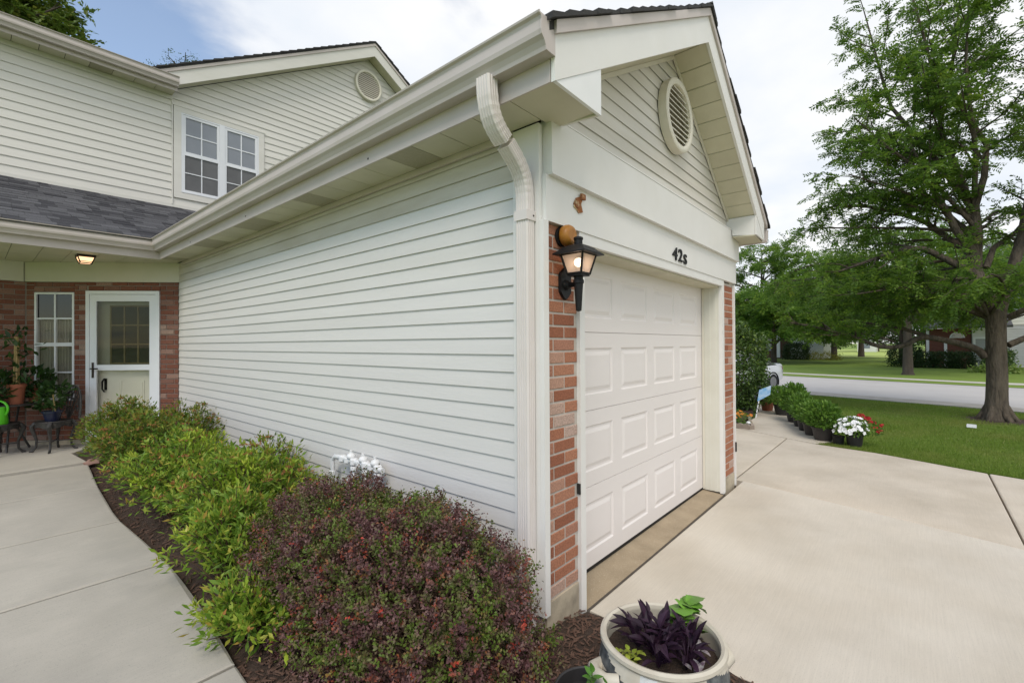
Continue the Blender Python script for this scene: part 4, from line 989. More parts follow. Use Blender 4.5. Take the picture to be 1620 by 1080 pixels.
M['spirea'] = leaf_mat('spirea', [(0,(0.088,0.177,0.024)),(.35,(0.159,0.277,0.033)),(.6,(0.248,0.366,0.042)),(.82,(0.389,0.437,0.059)),(.94,(0.448,0.307,0.065)),(1,(0.496,0.236,0.071))], .5, .35,
     patch=[(0,(0.189,0.319,0.026)),(.5,(0.366,0.507,0.041)),(.85,(0.519,0.600,0.071)),(1,(0.590,0.600,0.142))], pscale=2.1, plo=.54, phi=.66)
M['spirea_dark'] = leaf_mat('spirea_dark', [(0,(0.062,0.129,0.018)),(.35,(0.112,0.196,0.025)),(.6,(0.179,0.241,0.031)),(.82,(0.291,0.246,0.039)),(1,(0.381,0.179,0.056))], .5, .35,
     patch=[(0,(0.112,0.213,0.025)),(.6,(0.224,0.336,0.034)),(1,(0.358,0.426,0.056))], pscale=2.3, plo=.56, phi=.70)
M['spirea_flower'] = mat('spirea_flower', (.34,.15,.055), (.22,.11,.04), 60, .9)
M['barberry'] = leaf_mat('barberry', [(0,(0.090,0.034,0.036)),(.4,(0.140,0.067,0.067)),(.7,(0.196,0.108,0.099)),(.84,(0.224,0.084,0.056)),(.95,(0.336,0.067,0.039)),(1,(0.470,0.056,0.039))], .5, .2, spec=.3,
     patch=[(0,(0.078,0.123,0.016)),(.5,(0.134,0.202,0.028)),(.75,(0.134,0.095,0.056)),(1,(0.246,0.224,0.045))], pscale=6.5, plo=.465, phi=.58)
M['shrub'] = leaf_mat('shrub', [(0,(0.045,0.088,0.019)),(.5,(0.080,0.144,0.026)),(.8,(0.160,0.240,0.032)),(1,(0.352,0.416,0.064))], .42, .25, spec=.5)
M['locust'] = leaf_mat('locust', [(0,(0.066,0.132,0.022)),(.4,(0.120,0.216,0.029)),(.75,(0.186,0.300,0.036)),(1,(0.288,0.384,0.048))], .5, .55)
M['locust2'] = leaf_mat('locust2', [(0,(0.072,0.150,0.026)),(.4,(0.126,0.234,0.034)),(.75,(0.192,0.306,0.042)),(1,(0.288,0.384,0.060))], .55, .52)
M['dark_tree'] = leaf_mat('dark_tree', [(0,(0.039,0.084,0.021)),(.5,(0.063,0.119,0.025)),(1,(0.112,0.168,0.028))], .55, .3)
M['tree_warm'] = leaf_mat('tree_warm', [(0,(0.072,0.126,0.022)),(.5,(0.126,0.189,0.027)),(1,(0.288,0.306,0.054))], .5, .3)
M['hedge'] = leaf_mat('hedge', [(0,(.02,.045,.012)),(.6,(.032,.065,.014)),(1,(.055,.09,.018))], .5, .2)
M['pot_plant'] = leaf_mat('pot_plant', [(0,(.07,.15,.022)),(.5,(.13,.25,.032)),(.85,(.20,.33,.05)),(1,(.30,.40,.10))], .5, .35)
M['house_plant'] = leaf_mat('house_plant', [(0,(.018,.05,.012)),(.6,(.035,.08,.016)),(1,(.07,.12,.03))], .35, .25)
M['yellow_bed'] = leaf_mat('yellow_bed', [(0,(.16,.20,.03)),(.6,(.28,.27,.03)),(.85,(.36,.30,.04)),(1,(.34,.16,.03))], .6, .3)
M['hosta'] = leaf_mat('hosta', [(0,(.15,.26,.04)),(.5,(.30,.38,.09)),(1,(.5,.52,.22))], .5, .3)
M['purple_leaf'] = mat('purple_leaf', (.020,.008,.019), (.032,.012,.027), 30, .55, .3, 60, spec=.25, objvar=.35)
M['lime_leaf'] = mat('lime_leaf', (.14,.30,.035), (.10,.235,.025), 25, .45, .6, 55, objvar=.2)
M['yellow_leaf'] = mat('yellow_leaf', (.30,.32,.04), (.2,.26,.03), 25, .45, .4, 55, objvar=.25)
M['silver_leaf'] = mat('silver_leaf', (.42,.40,.38), (.14,.07,.12), 45, .45, objvar=.2)
M['box_leaf'] = mat('box_leaf', (.08,.20,.025), (.06,.155,.02), 25, .4, .3, 60, objvar=.3)
M['petal_white'] = mat('petal_white', (.80,.80,.80), (.74,.74,.75), 20, .6)
M['petal_red'] = mat('petal_red', (.42,.015,.02), (.34,.012,.018), 20, .6)
M['petal_orange'] = mat('petal_orange', (.55,.22,.02), (.5,.15,.015), 20, .6)

def rand_unit(n, up=0.0):
    d = rng.normal(size=(n, 3)); d[:,2] += up; return norm(d)
def arching_shrub(name, label, c, rx, ry, h, nst, L, W, m, group=None, tpl=T2, per=30, flowers=0, side=5, cat='shrub', lean=.0, stemmat='stem', bury=.02):
    r = thing(name, label, cat, (c[0], c[1], c[2]-bury), group=group); c = np.array(c, float); lf = Leafs(); sb = MB(); heads = []
    for i in range(nst):
        a = rng.uniform(0, 2*pi); q = rng.uniform(0, 1)**.6
        if rng.uniform() < .09: q *= 1.2
        if c[0]+cos(a)*rx*q < -1.42: q *= .75
        base = c+np.array([cos(a)*rx*.22*q, sin(a)*ry*.22*q, -bury])
        hz = h*max(1.0-.42*q**2, .25)*rng.uniform(.72, 1.06)
        tip = c+np.array([cos(a)*rx*q*rng.uniform(.85,1.1), sin(a)*ry*q*rng.uniform(.85,1.1), hz])
        ctrl = base*.55+tip*.45+np.array([0, 0, hz*.38])
        t = np.linspace(0, 1, 9)[:,None]
        pts = base*(1-t)**2+ctrl*2*t*(1-t)+tip*t*t
        sb.tube([tuple(p) for p in pts[::2]], [.005,.004,.0035,.003,.002], 4, cap=False)
        # main stem leaves and short side shoots
        tt = rng.uniform(.22, 1.0, per)[:,None]
        P_ = base*(1-tt)**2+ctrl*2*tt*(1-tt)+tip*tt*tt
        Tn = norm(2*(1-tt)*(ctrl-base)+2*tt*(tip-ctrl))
        out = norm(rng.normal(size=(per,3))); D = norm(Tn*.55+out*.9+np.array([0,0,.15]))
        sh = rng.uniform(0, .13, per)[:,None]*(tt > .35)
        P_ = P_+out*sh*np.array([1,1,.6])
        sc = rng.uniform(.65, 1.15, per)
        V, F, k = leaves(P_, D, np.array([0,0,1.])+.7*rng.normal(size=(per,3)), L*sc, W*sc, tpl)
        tone = np.clip(rng.normal(.38, .2, per)+.28*(tt[:,0]-.6)+rng.normal(0,.08), 0, 1)
        lf.add(V, F, k, tone)
        # tuft of young leaves at the tip
        nt_ = 9; D = norm(Tn[-1:]*.5+rng.normal(size=(nt_,3))*.8+np.array([0,0,.5]))
        V, F, k = leaves(np.repeat(tip[None], nt_, 0)+rng.normal(size=(nt_,3))*.012, D, np.array([0,0,1.])+.5*rng.normal(size=(nt_,3)), L*.75, W*.75, tpl)
        lf.add(V, F, k, np.clip(rng.normal(.68, .17, nt_), 0, 1))
        if rng.uniform() < flowers: heads.append(tip)
    lf.build('foliage', m, r)
    sb.build('stems', M[stemmat], r, kind='stuff')
    for hd in heads:
        fb_ = MB()
        for q in range(26):
            a = rng.uniform(0, 2*pi); rr = .042*sqrt(rng.uniform()); fb_.ball((hd[0]+cos(a)*rr, hd[1]+sin(a)*rr, hd[2]+.012-rr*.3+rng.uniform(-.003,.006)), .006, 5, 3)
        fb_.build('flower_head', M['spirea_flower'], r, kind='stuff')
    return r
def bz_(x, y): return bed_z(x, y)
GS = 'spirea shrubs along the garage side wall'
arching_shrub('spirea', 'tallest dark green spirea with rusty tips in front of the entry door', (-.82,6.5,bz_(-.8,6.5)), .64, .85, .90, 165, .062, .022, M['spirea_dark'], GS, per=38, flowers=.12)
arching_shrub('spirea', 'dark green spirea against the siding at the inner end of the bed', (-.36,5.85,bz_(-.4,5.9)), .5, .7, .90, 100, .062, .022, M['spirea_dark'], GS, per=36, flowers=.15)
arching_shrub('spirea', 'green spirea spilling to the walk edge just past the tallest one', (-.90,5.1,bz_(-.8,5.1)), .66, .90, .90, 175, .062, .023, M['spirea_dark'], GS, per=38, flowers=.1)
arching_shrub('spirea', 'spirea with lime young shoots at the middle of the bed', (-.84,3.85,bz_(-.8,3.9)), .68, .88, .82, 180, .066, .022, M['spirea'], GS, per=38, flowers=.22)
arching_shrub('spirea', 'spirea with rust-brown flower heads next to the purple barberry', (-.68,2.8,bz_(-.6,2.75)), .64, .76, .82, 180, .070, .022, M['spirea'], GS, per=38, flowers=.30)
arching_shrub('spirea', 'thin leggy spirea standing against the white siding', (-.20,3.35,bz_(-.2,3.5)), .22, .6, .82, 34, .066, .022, M['spirea_dark'], GS, per=22, flowers=.3)
arching_shrub('spirea', 'low yellow-green spirea leaning over the walk beside the barberry', (-1.0,2.15,bz_(-1.0,2.0)), .36, .50, .66, 115, .072, .020, M['spirea'], GS, per=30, flowers=.05)
arching_shrub('spirea', 'sprawling low green shoots at the near foot of the barberry', (-1.15,1.35,bz_(-1.1,1.4)), .26, .55, .30, 75, .070, .024, M['spirea'], GS, per=20)

def barberry():
    r = thing('barberry_hedge', 'large clipped mound of purple barberry with green patches by the garage corner', 'shrub', (-.6,.8,-.05))
    C_ = np.array([-.60,.87,-.02]); R_ = np.array([.55,1.15,.765]); p = 3.0
    n = 7800; d = rng.normal(size=(n*2, 3)); d[:,2] = np.abs(d[:,2])*1.0; d = d/((np.abs(d)**p).sum(1, keepdims=True)**(1/p)); d = d[:n]
    lump = 1+.055*np.sin(d[:,0]*8+1)*np.sin(d[:,1]*11)+.04*np.sin(d[:,2]*11+d[:,1]*7)+.03*np.sin(d[:,0]*19)*np.sin(d[:,1]*23+d[:,2]*9)+rng.normal(0, .026, n)
    depth = rng.uniform(0, 1, n)**2.2*.22
    S = C_+d*R_*(lump-depth)[:,None]
    Nn = norm(np.sign(d)*np.abs(d)**(p-1)/R_)
    lf = Leafs(); sb = MB()
    k = 13
    shoot = rng.normal(0, .24, n); redtip = rng.uniform(size=n) < .022
    axis = norm(Nn*.8+np.array([0,0,.55])+rng.normal(size=(n,3))*.35)
    for j in range(k):
        t = (j+rng.uniform(0,1,n))/k
        ln = rng.uniform(.05, .105, n)
        P_ = S+axis*((t-.35)*ln)[:,None]+rng.normal(size=(n,3))*.007
        out = rng.normal(size=(n,3)); out -= axis*(out*axis).sum(1, keepdims=True); out = norm(out)
        D = norm(out*.9+axis*.55); sc = rng.uniform(.7, 1.25, n)*(1.0-.25*t)
        V, F, q = leaves(P_, D, axis*.7+rng.normal(size=(n,3))*.45, .022*sc, .0135*sc, T2b)
        hue = np.clip(.46+shoot+rng.normal(0, .07, n)+.16*(t-.5), 0, .90)
        hue = np.where(redtip, .93+.07*t, hue)
        lf.add(V, F, q, hue)
    lf.build('foliage', M['barberry'], r)
    for i in range(420):
        a = rng.uniform(0, 2*pi); b = np.array([C_[0]+.2*cos(a), C_[1]+.6*sin(a), -.06]); s = S[rng.integers(n)]
        sb.tube([tuple(b), tuple((b+s)/2+np.array([0,0,.05])), tuple(s)], [.006,.004,.002], 4, cap=False)
    # stray shoots standing above the clipped top
    sb.build('stems', M['stem'], r, kind='stuff')
    sh = Leafs()
    for i in range(150):
        s = S[rng.integers(n)]
        if s[2] < .5: continue
        ax = norm(np.array([[rng.normal()*.25, rng.normal()*.25, 1.0]]))[0]; ln = rng.uniform(.05, .14); m_ = 16
        t = rng.uniform(0, 1, m_)[:,None]; P_ = s+ax*t*ln; D = norm(rng.normal(size=(m_,3))+ax*.6)
        V, F, q = leaves(P_, D, np.array([0,0,1.])+.5*rng.normal(size=(m_,3)), .022, .014, T2b); sh.add(V, F, q, np.clip(rng.normal(.35,.2,m_),0,1))
    sh.build('young_shoots', M['barberry'], r)
barberry()

# loose mulch
def mulch_chips():
    n = 9000; y = rng.uniform(-1.6, 7.2, n); y = np.where(rng.uniform(size=n) < .5, rng.uniform(-1.2, 1.2, n), y)
    x = np.array([rng.uniform(wx(min(a, 6.9))+.02, -.03 if a > 0 else .40) for a in y])
    z = np.array([max(walk_z(b)-.06, -.085)+.012+.09*.6*min(1, min((a-wx(min(b,6.9)))/((-.012 if b > 0 else .43)-wx(min(b,6.9))), 1-(a-wx(min(b,6.9)))/((-.012 if b > 0 else .43)-wx(min(b,6.9))))*6) for a, b in zip(x, y)])
    D = rng.normal(size=(n,3)); D[:,2] *= .22; L = rng.uniform(.018, .06, n); W = rng.uniform(.005, .014, n)
    tv = np.array([[-.5,-.5,0],[.5,-.4,0],[.5,.4,0],[-.5,.5,0],[-.4,0,.5],[.45,0,.5]]); tf = np.array([[0,1,5],[0,5,4],[2,3,4],[2,4,5],[1,2,5],[3,0,4]])
    V, F, k = leaves(np.c_[x,y,z], D, np.array([0,0,1.])+.25*rng.normal(size=(n,3)), L, W, (tv, tf))
    np_obj('mulch_chips', V, F, M['mulch'], None, kind='stuff')
mulch_chips()
def pebble(x, y, z, r, m, label, cat='stone', name='stone', sq=.6):
    mb = MB(); mb.ball((x,y,z), r, 10, 6, (1, .8, sq))
    mb.v = [(p[0]+random.uniform(-.12,.12)*r, p[1]+random.uniform(-.12,.12)*r, p[2]+random.uniform(-.1,.1)*r) for p in mb.v]
    return relabel(mb.build(name, m, None, smooth=True), label, cat)
pebble(.10,-.36,-.025,.028,M['stone'],'small tan stone on the mulch beside the striped planter')
pebble(.02,-.24,-.035,.015,M['stone'],'tiny pale pebble on the mulch below the foundation corner')
pebble(-1.13,6.92,.15,.12,M['pink_stone'],'pinkish flat stone at the tip of the bed by the porch step',sq=.35)

# ================================================================== TREES
def resample(pts, n):
    pts = np.array(pts, float); d = np.r_[0, np.cumsum(np.linalg.norm(np.diff(pts, axis=0), axis=1))]
    t = np.linspace(0, d[-1], n); return np.c_[[np.interp(t, d, pts[:,i]) for i in range(3)]].T, d[-1]
class Tree:
    def __init__(s, leafL, leafW, sprayL, nleaf, droop=.0, flat=.35):
        s.wood = MB(); s.lf = Leafs(); s.L, s.W, s.sL, s.nl, s.droop, s.flat = leafL, leafW, sprayL, nleaf, droop, flat; s.dens = 7.0
    def limb(s, pts, r0, r1, n=8, wob=.0):
        P, ln = resample(pts, max(5, int(len(pts)*2)))
        if wob: P[1:-1] += rng.normal(size=(len(P)-2, 3))*wob
        s.wood.tube([tuple(p) for p in P], list(np.linspace(r0, r1, len(P))), n, cap=True); return P, ln
    def branch(s, P, ln, level, r, clear=.25, count=None, lenf=.5, updir=.15, inb=None):
        """side branches from polyline P"""
        n = count if count else max(2, int(ln*2.4))
        for i in range(n):
            t = clear+(1-clear)*(i+rng.uniform(.1,.9))/n; k = t*(len(P)-1); a = int(min(k, len(P)-2)); p = P[a]+(P[a+1]-P[a])*(k-a)
            tg = norm((P[a+1]-P[a])[None])[0]
            d = rng.normal(size=3); d -= tg*d.dot(tg); d /= np.linalg.norm(d); d[2] *= s.flat
            d = d*rng.uniform(.8,1.2)+tg*.75+np.array([0,0,updir]); d /= np.linalg.norm(d)
            L_ = ln*lenf*rng.uniform(.55,1.15)*(1.15-.55*t)
            L_ = max(L_, .35)
            e1 = p+d*L_*.5+rng.normal(size=3)*.05*L_; e2 = p+d*L_+np.array([0,0,-s.droop*L_])+rng.normal(size=3)*.08*L_
            if inb is not None and not inb(e2): continue
            Q, l2 = resample([p, e1, e2], 6); rr = r*(1-.6*t)*.5
            s.wood.tube([tuple(q) for q in Q], list(np.linspace(max(rr,.006), max(rr*.35,.004), 6)), 5 if level > 1 else 4, cap=False)
            if level > 1: s.branch(Q, l2, level-1, rr, .2, None, .55, updir*.6, inb)
            s.sprays(Q, l2)
    def sprays(s, Q, ln):
        dens = s.dens
        n = max(3, int(ln*dens)); t = rng.uniform(.25, 1.0, n); k = t*(len(Q)-1); a = np.minimum(k.astype(int), len(Q)-2)
        P = Q[a]+(Q[a+1]-Q[a])*(k-a)[:,None]; tg = norm(Q[a+1]-Q[a])
        d = rng.normal(size=(n,3)); d[:,2] *= .5; d = norm(norm(d)+tg*.6+np.array([0,0,-.12]))
        m = s.nl; j = (np.arange(m)//2+.5)/(m/2); side = np.where(np.arange(m) % 2, 1., -1.)
        up = norm(np.array([0,0,1.])+.45*rng.normal(size=(n,3))); S = norm(np.cross(d, up)); up = np.cross(S, d)
        sl_ = s.sL*rng.uniform(.7,1.25,n)
        B = P[:,None]+d[:,None]*(j[None]*sl_[:,None])[...,None]-up[:,None]*((j[None]**2)*sl_[:,None]*.25)[...,None]
        D = S[:,None]*side[None,:,None]+d[:,None]*.55+rng.normal(size=(n,m,3))*.22
        sc = rng.uniform(.75,1.2,(n,m))
        V, F, q = leaves(B.reshape(-1,3), D.reshape(-1,3), (np.repeat(up[:,None], m, 1)+rng.normal(size=(n,m,3))*.35).reshape(-1,3), (s.L*sc).ravel(), (s.W*sc).ravel(), T2)
        tone = np.clip(np.repeat(rng.normal(.45,.2,n)[:,None], m, 1)+rng.normal(0,.12,(n,m)), 0, 1)
        s.lf.add(V, F, q, tone.ravel())
    def finish(s, name, label, base, lm, bark, group=None):
        r = thing(name, label, 'tree', base, group=group)
        s.wood.build('trunk', bark, r, smooth=True, angle=70); s.lf.build('crown', lm, r); return r

def front_tree():
    T = Tree(.082, .036, .30, 16, droop=.10, flat=.42); T.dens = 13.0
    x0, y0_ = 13.35, -3.28
    # trunk with root flare
    tr = [(x0,y0_,-.12),(x0,y0_,-.02),(x0,y0_+.01,.12),(x0,y0_,.4),(x0,y0_-.01,.95),(x0,y0_,1.5),(x0,y0_,2.1),(x0,y0_,2.45)]
    T.wood.tube(tr, [.30,.265,.222,.194,.184,.18,.176,.19], 18)
    for a in (.3, 1.5, 2.6, 3.7, 4.6, 5.6): T.wood.tube([(x0+.15*cos(a),y0_+.15*sin(a),.26),(x0+.24*cos(a),y0_+.24*sin(a),.02),(x0+.36*cos(a),y0_+.36*sin(a),-.10)], [.06,.075,.035], 8)
    def L_(pts, r0, r1, count, lenf, level=2, clear=.25, upd=.15):
        P, ln = T.limb(pts, r0, r1, 10); T.branch(P, ln, level, r0, clear, count, lenf, upd, lambda e: e[2] > 1.85)
    L_([(x0,y0_,2.3),(x0-.05,y0_+.13,2.95),(x0,y0_+.32,3.28),(x0+.1,y0_+.33,3.7),(x0,y0_+.31,4.3),(x0+.05,y0_+.34,5.0)], .165, .10, 7, .40, clear=.55)
    L_([(x0,y0_-.02,2.3),(x0,y0_-.2,3.1),(x0-.05,y0_-.32,3.65),(x0+.1,y0_-.45,4.15),(x0,y0_-.55,5.0)], .13, .08, 5, .45, clear=.5)
    P0 = (x0+.05, y0_+.34, 4.9); P1 = (x0, y0_-.55, 4.9)
    for st_, q1, q2, q3, rr in ((P0,(-.2,1.05,6.3),(.1,1.9,8.0),(0,2.35,10.4),.075),(P0,(.35,.0,6.3),(-.1,.75,7.9),(.35,.5,10.5),.075),(P0,(-.4,.9,6.6),(-.5,1.1,8.6),(-.3,1.5,10.8),.06),(P0,(.7,.55,6.1),(1.3,.9,7.6),(1.6,1.0,9.3),.060),(P0,(-.65,.35,6.2),(-1.2,.55,7.7),(-1.5,.5,9.3),.060),
                            ((x0,y0_+.33,4.2),(.1,1.2,5.5),(-.1,2.05,6.5),(0,2.75,7.2),.062),((x0,y0_+.33,4.5),(-.9,1.2,5.7),(-1.5,2.0,6.5),(-1.9,2.5,7.1),.05),
                            (P1,(-.2,-.9,6.4),(.1,-1.2,8.2),(0,-1.0,10.0),.065),(P1,(.6,-1.2,6.2),(1.0,-1.9,7.6),(1.2,-2.3,9.2),.055),(P1,(-.7,-.9,6.2),(-1.3,-1.5,7.4),(-1.7,-1.9,8.6),.055),((x0,y0_-.4,3.9),(-.2,-1.4,5.0),(.1,-2.3,5.9),(0,-2.9,6.5),.055)):
        L_([st_]+[(x0+q[0],y0_+q[1],q[2]) for q in (q1, q2, q3)], rr, .014, 15, .36, 2, .18, .22)
    L_([(x0,y0_+.42,3.42),(x0-.25,y0_+.9,3.8),(x0-.5,y0_+1.36,4.1),(x0-.7,y0_+1.85,4.0),(x0-1.0,y0_+2.4,3.75),(x0-1.1,y0_+3.0,3.55)], .085, .022, 9, .38, clear=.3, upd=.02)
    L_([(x0,y0_+.42,3.88),(x0+.2,y0_+.9,4.45),(x0+.1,y0_+1.25,4.83),(x0,y0_+1.75,5.1),(x0-.1,y0_+2.3,5.35),(x0-.2,y0_+3.1,5.5)], .08, .022, 10, .38)
    L_([(x0,y0_+.38,3.96),(x0-.3,y0_+.64,4.31),(x0-.5,y0_+.83,4.81),(x0-.8,y0_+1.1,5.4),(x0-1.0,y0_+1.5,6.5)], .09, .03, 9, .42)
    L_([(x0,y0_+.15,3.5),(x0+.2,y0_,4.0),(x0+.3,y0_-.36,4.3),(x0+.4,y0_-.8,5.0)], .07, .025, 6, .45)
    L_([(x0,y0_-.2,2.32),(x0-.2,y0_-.5,2.5),(x0-.4,y0_-1.3,2.75),(x0-.6,y0_-2.4,2.9)], .065, .022, 7, .4, upd=.0)
    L_([(x0,y0_-.2,1.67),(x0+.2,y0_-.5,1.84),(x0+.2,y0_-1.4,2.2),(x0,y0_-2.6,2.3)], .07, .022, 7, .4)
    L_([(x0,y0_+.52,3.37),(x0-.1,y0_+.72,3.08),(x0-.3,y0_+.9,2.8)], .045, .02, 4, .6, 1)
    L_([(x0,y0_+.52,3.37),(x0+.1,y0_+.92,3.15),(x0+.2,y0_+1.25,2.95),(x0+.3,y0_+1.6,2.85)], .04, .02, 4, .5, 1)
    for a_, b_, c_, rr in (((.25,.6,2.6),(.5,1.2,2.62),(.8,2.0,2.55),.05),((-.4,.5,2.75),(-.7,1.3,2.85),(-.9,2.1,2.75),.045),((.8,.4,2.7),(1.6,.7,2.75),(2.4,1.1,2.7),.045),((.5,.9,3.0),(1.0,1.7,3.1),(1.5,2.6,3.0),.045),((-.6,.9,3.0),(-1.3,1.7,3.05),(-1.9,2.5,2.9),.045),((-.5,.25,2.6),(-1.1,.5,2.8),(-1.8,.9,2.8),.045),((.9,.25,2.6),(1.8,.35,2.8),(3.0,.5,2.9),.05),((.7,.8,2.8),(1.6,1.6,3.0),(2.8,2.4,3.0),.05),((-.8,-.1,2.9),(-1.6,.1,3.1),(-2.4,.3,3.1),.045)):
        L_([(x0,y0_+.12,2.3)]+[(x0+q[0],y0_+q[1],q[2]) for q in (a_, b_, c_)], rr, .015, 9, .42, 2, .2, .0)
    # long low limb that sweeps out to the left
    L_([(13.33,-3.10,1.38),(13.3,-2.95,1.60),(13.1,-2.51,1.76),(13.0,-2.17,1.85),(12.9,-1.93,1.88),(12.8,-1.69,1.70),(12.7,-1.47,1.61),(12.6,-1.11,1.65),(12.5,-.81,1.82),(12.4,-.55,1.92),(12.2,.1,2.15),(12.1,.7,2.3)], .085, .022, 12, .26, clear=.35, upd=.28)
    L_([(13.0,-2.17,1.85),(13.1,-1.6,2.1),(13.3,-1.0,2.25),(13.2,-.2,2.4)], .05, .02, 7, .5, 2, upd=.2)
    # outer scaffold limbs reaching left at several heights, towards and away from the house
    for (zz, dy, dx, dz, rr) in ((4.4,3.6,-.6,.5,.06),(4.8,3.0,.8,1.2,.06),(4.7,2.6,-2.2,1.0,.06),(4.2,2.6,2.0,.5,.06),(4.6,-2.6,-.8,1.0,.05),(3.4,3.9,1.2,-.25,.06),(3.1,3.2,2.6,-.1,.06),(3.8,4.2,-.4,-.3,.06),(3.3,2.2,-1.4,-.15,.05),(3.0,2.6,.6,-.1,.05),(3.6,1.2,2.6,.1,.05),(3.2,-1.6,2.0,.1,.05),(4.9,3.2,.1,.9,.05)):
        L_([(x0,y0_+.35 if dy > 0 else y0_-.6,zz),(x0+dx*.4,y0_+.35+dy*.4,zz+dz*.55),(x0+dx,y0_+dy,zz+dz)], rr*.72, .014, 9, .40, 2, .25, .05)
    T.finish('honey_locust', 'large honey locust with forked trunk on the near lawn by the street', (x0,y0_,-.085), M['locust'], M['bark'])
    print('front tree leaves', sum(len(f) for f in T.lf.F)//2)
front_tree()

def generic_tree(name, label, base, h, rad, trunk_r, clear, lm, nl=10, leafL=.14, leafW=.06, sprayL=.45, limbs=14, sd=7.0, group=None, fork=True, zlow=None, dens=1.0, flat=.4):
    T = Tree(leafL, leafW, sprayL, nl, droop=.06, flat=flat); T.dens = sd; x, y, z = base
    T.wood.tube([(x,y,z-.1),(x,y,z+.15),(x,y,z+clear*.5),(x+.05,y,z+clear),(x+.1,y+.1,z+h*.55),(x,y,z+h*.9)], [trunk_r*1.7,trunk_r*1.15,trunk_r,trunk_r*.85,trunk_r*.45,trunk_r*.1], 12)
    zl = clear if zlow is None else zlow
    for i in range(limbs):
        f = (i+.5)/limbs; zz = z+zl+(h*.92-zl)*f; a = i*2.4+rng.uniform(-.3,.3)
        R = rad*(1-.75*max(0, f-.15)**1.6)*rng.uniform(.75,1.1)
        dz = h*.10*(1-f)+.25*R*rng.uniform(0,1)
        P, ln = T.limb([(x,y,zz-.2),(x+cos(a)*R*.5,y+sin(a)*R*.5,zz+dz*.7),(x+cos(a)*R,y+sin(a)*R,zz+dz)], trunk_r*.4*(1-.6*f), trunk_r*.08, 6)
        T.branch(P, ln, 2, trunk_r*.3, .2, max(4, int(ln*1.3*dens)), .42, .08)
    print(name, sum(len(f) for f in T.lf.F)//2)
    return T.finish(name, label, base, lm, M['bark_far'], group)
generic_tree('shade_tree', 'leaning-limbed shade tree with slim grey trunk on the far lawn behind the sidewalk', (32.7,-1.7,-.12), 9.0, 6.5, .22, 2.3, M['locust2'], nl=9, leafL=.19, leafW=.09, sprayL=.55, limbs=20, zlow=2.4, dens=.9)
generic_tree('shade_tree', 'small dark trunked tree standing beside the bright far field', (73,2.9,-.2), 9, 6.0, .32, 2.4, M['locust2'], nl=7, leafL=.3, leafW=.15, sprayL=.9, limbs=12, zlow=2.3, dens=.5)
generic_tree('shade_tree', 'low spreading tree in front of the brown house across the street', (47,7.9,-.2), 7.4, 6.8, .22, 2.2, M['locust2'], nl=10, leafL=.25, leafW=.125, sprayL=.7, limbs=26, sd=9, zlow=1.75, dens=1.0)
generic_tree('shade_tree', 'open crowned tree with visible branches rising behind the garage corner', (52,9.9,-.2), 13.0, 5.8, .30, 6.2, M['locust2'], nl=9, leafL=.26, leafW=.125, sprayL=.7, limbs=14, zlow=6.4, dens=.8)
generic_tree('shade_tree', 'broad green tree filling the gap above the white wall', (61,4.6,-.2), 12.5, 7.8, .28, 3.0, M['locust2'], nl=8, leafL=.30, leafW=.15, sprayL=.85, limbs=22, zlow=2.6, dens=1.0)
generic_tree('shade_tree', 'dense dark green tree at the left end of the far field', (70,7.6,-.2), 8.5, 5.5, .3, 1.0, M['dark_tree'], nl=8, leafL=.32, leafW=.17, sprayL=.8, limbs=16, zlow=.8, dens=.6)
generic_tree('shade_tree', 'dark tree just left of the brick house across the street', (52,-1.3,-.2), 7.6, 4.2, .25, 1.2, M['dark_tree'], nl=7, leafL=.26, leafW=.13, sprayL=.7, limbs=14, zlow=1.3, dens=.6)
generic_tree('shade_tree', 'tree behind the honey locust trunk that screens the brick house roof', (40,-6.05,-.12), 8.2, 5.0, .2, 3.0, M['locust2'], nl=9, leafL=.21, leafW=.10, sprayL=.6, limbs=24, sd=9, zlow=2.7, dens=1.0)
for k, (px_, py_, hh, rr, lab) in enumerate(((104,24,9,6,'leftmost tree of the row behind the far field'),(112,13,10,6,'tall tree in the row behind the far field'),(118,3,9,6.5,'middle tree of the row behind the far field'),(112,-8,10,6.5,'wide tree in the row behind the far field'),(100,-17,10,6,'rightmost tree of the row behind the far field'))):
    generic_tree('field_tree', lab, (px_,py_,-.2), hh, rr, .3, 1.2, M['dark_tree'], nl=6, leafL=.5, leafW=.28, sprayL=1.2, limbs=13, zlow=.8, dens=.4, group='trees behind the far field')
# trees behind the townhouse that show above its roofs
generic_tree('backyard_tree', 'bright green tree top showing over the left roof gutter', (-2.0,22.5,-.2), 15.6, 3.3, .3, 8, M['tree_warm'], nl=10, leafL=.19, leafW=.11, sprayL=.38, limbs=26, sd=16, zlow=10.5, dens=1.2, flat=.7)
generic_tree('backyard_tree', 'sparse bare-looking tree top just above the upper gable roof', (6.1,31,-.2), 20.4, 1.5, .2, 14, M['dark_tree'], nl=3, leafL=.12, leafW=.05, sprayL=.35, limbs=7, zlow=16.5, dens=.8)

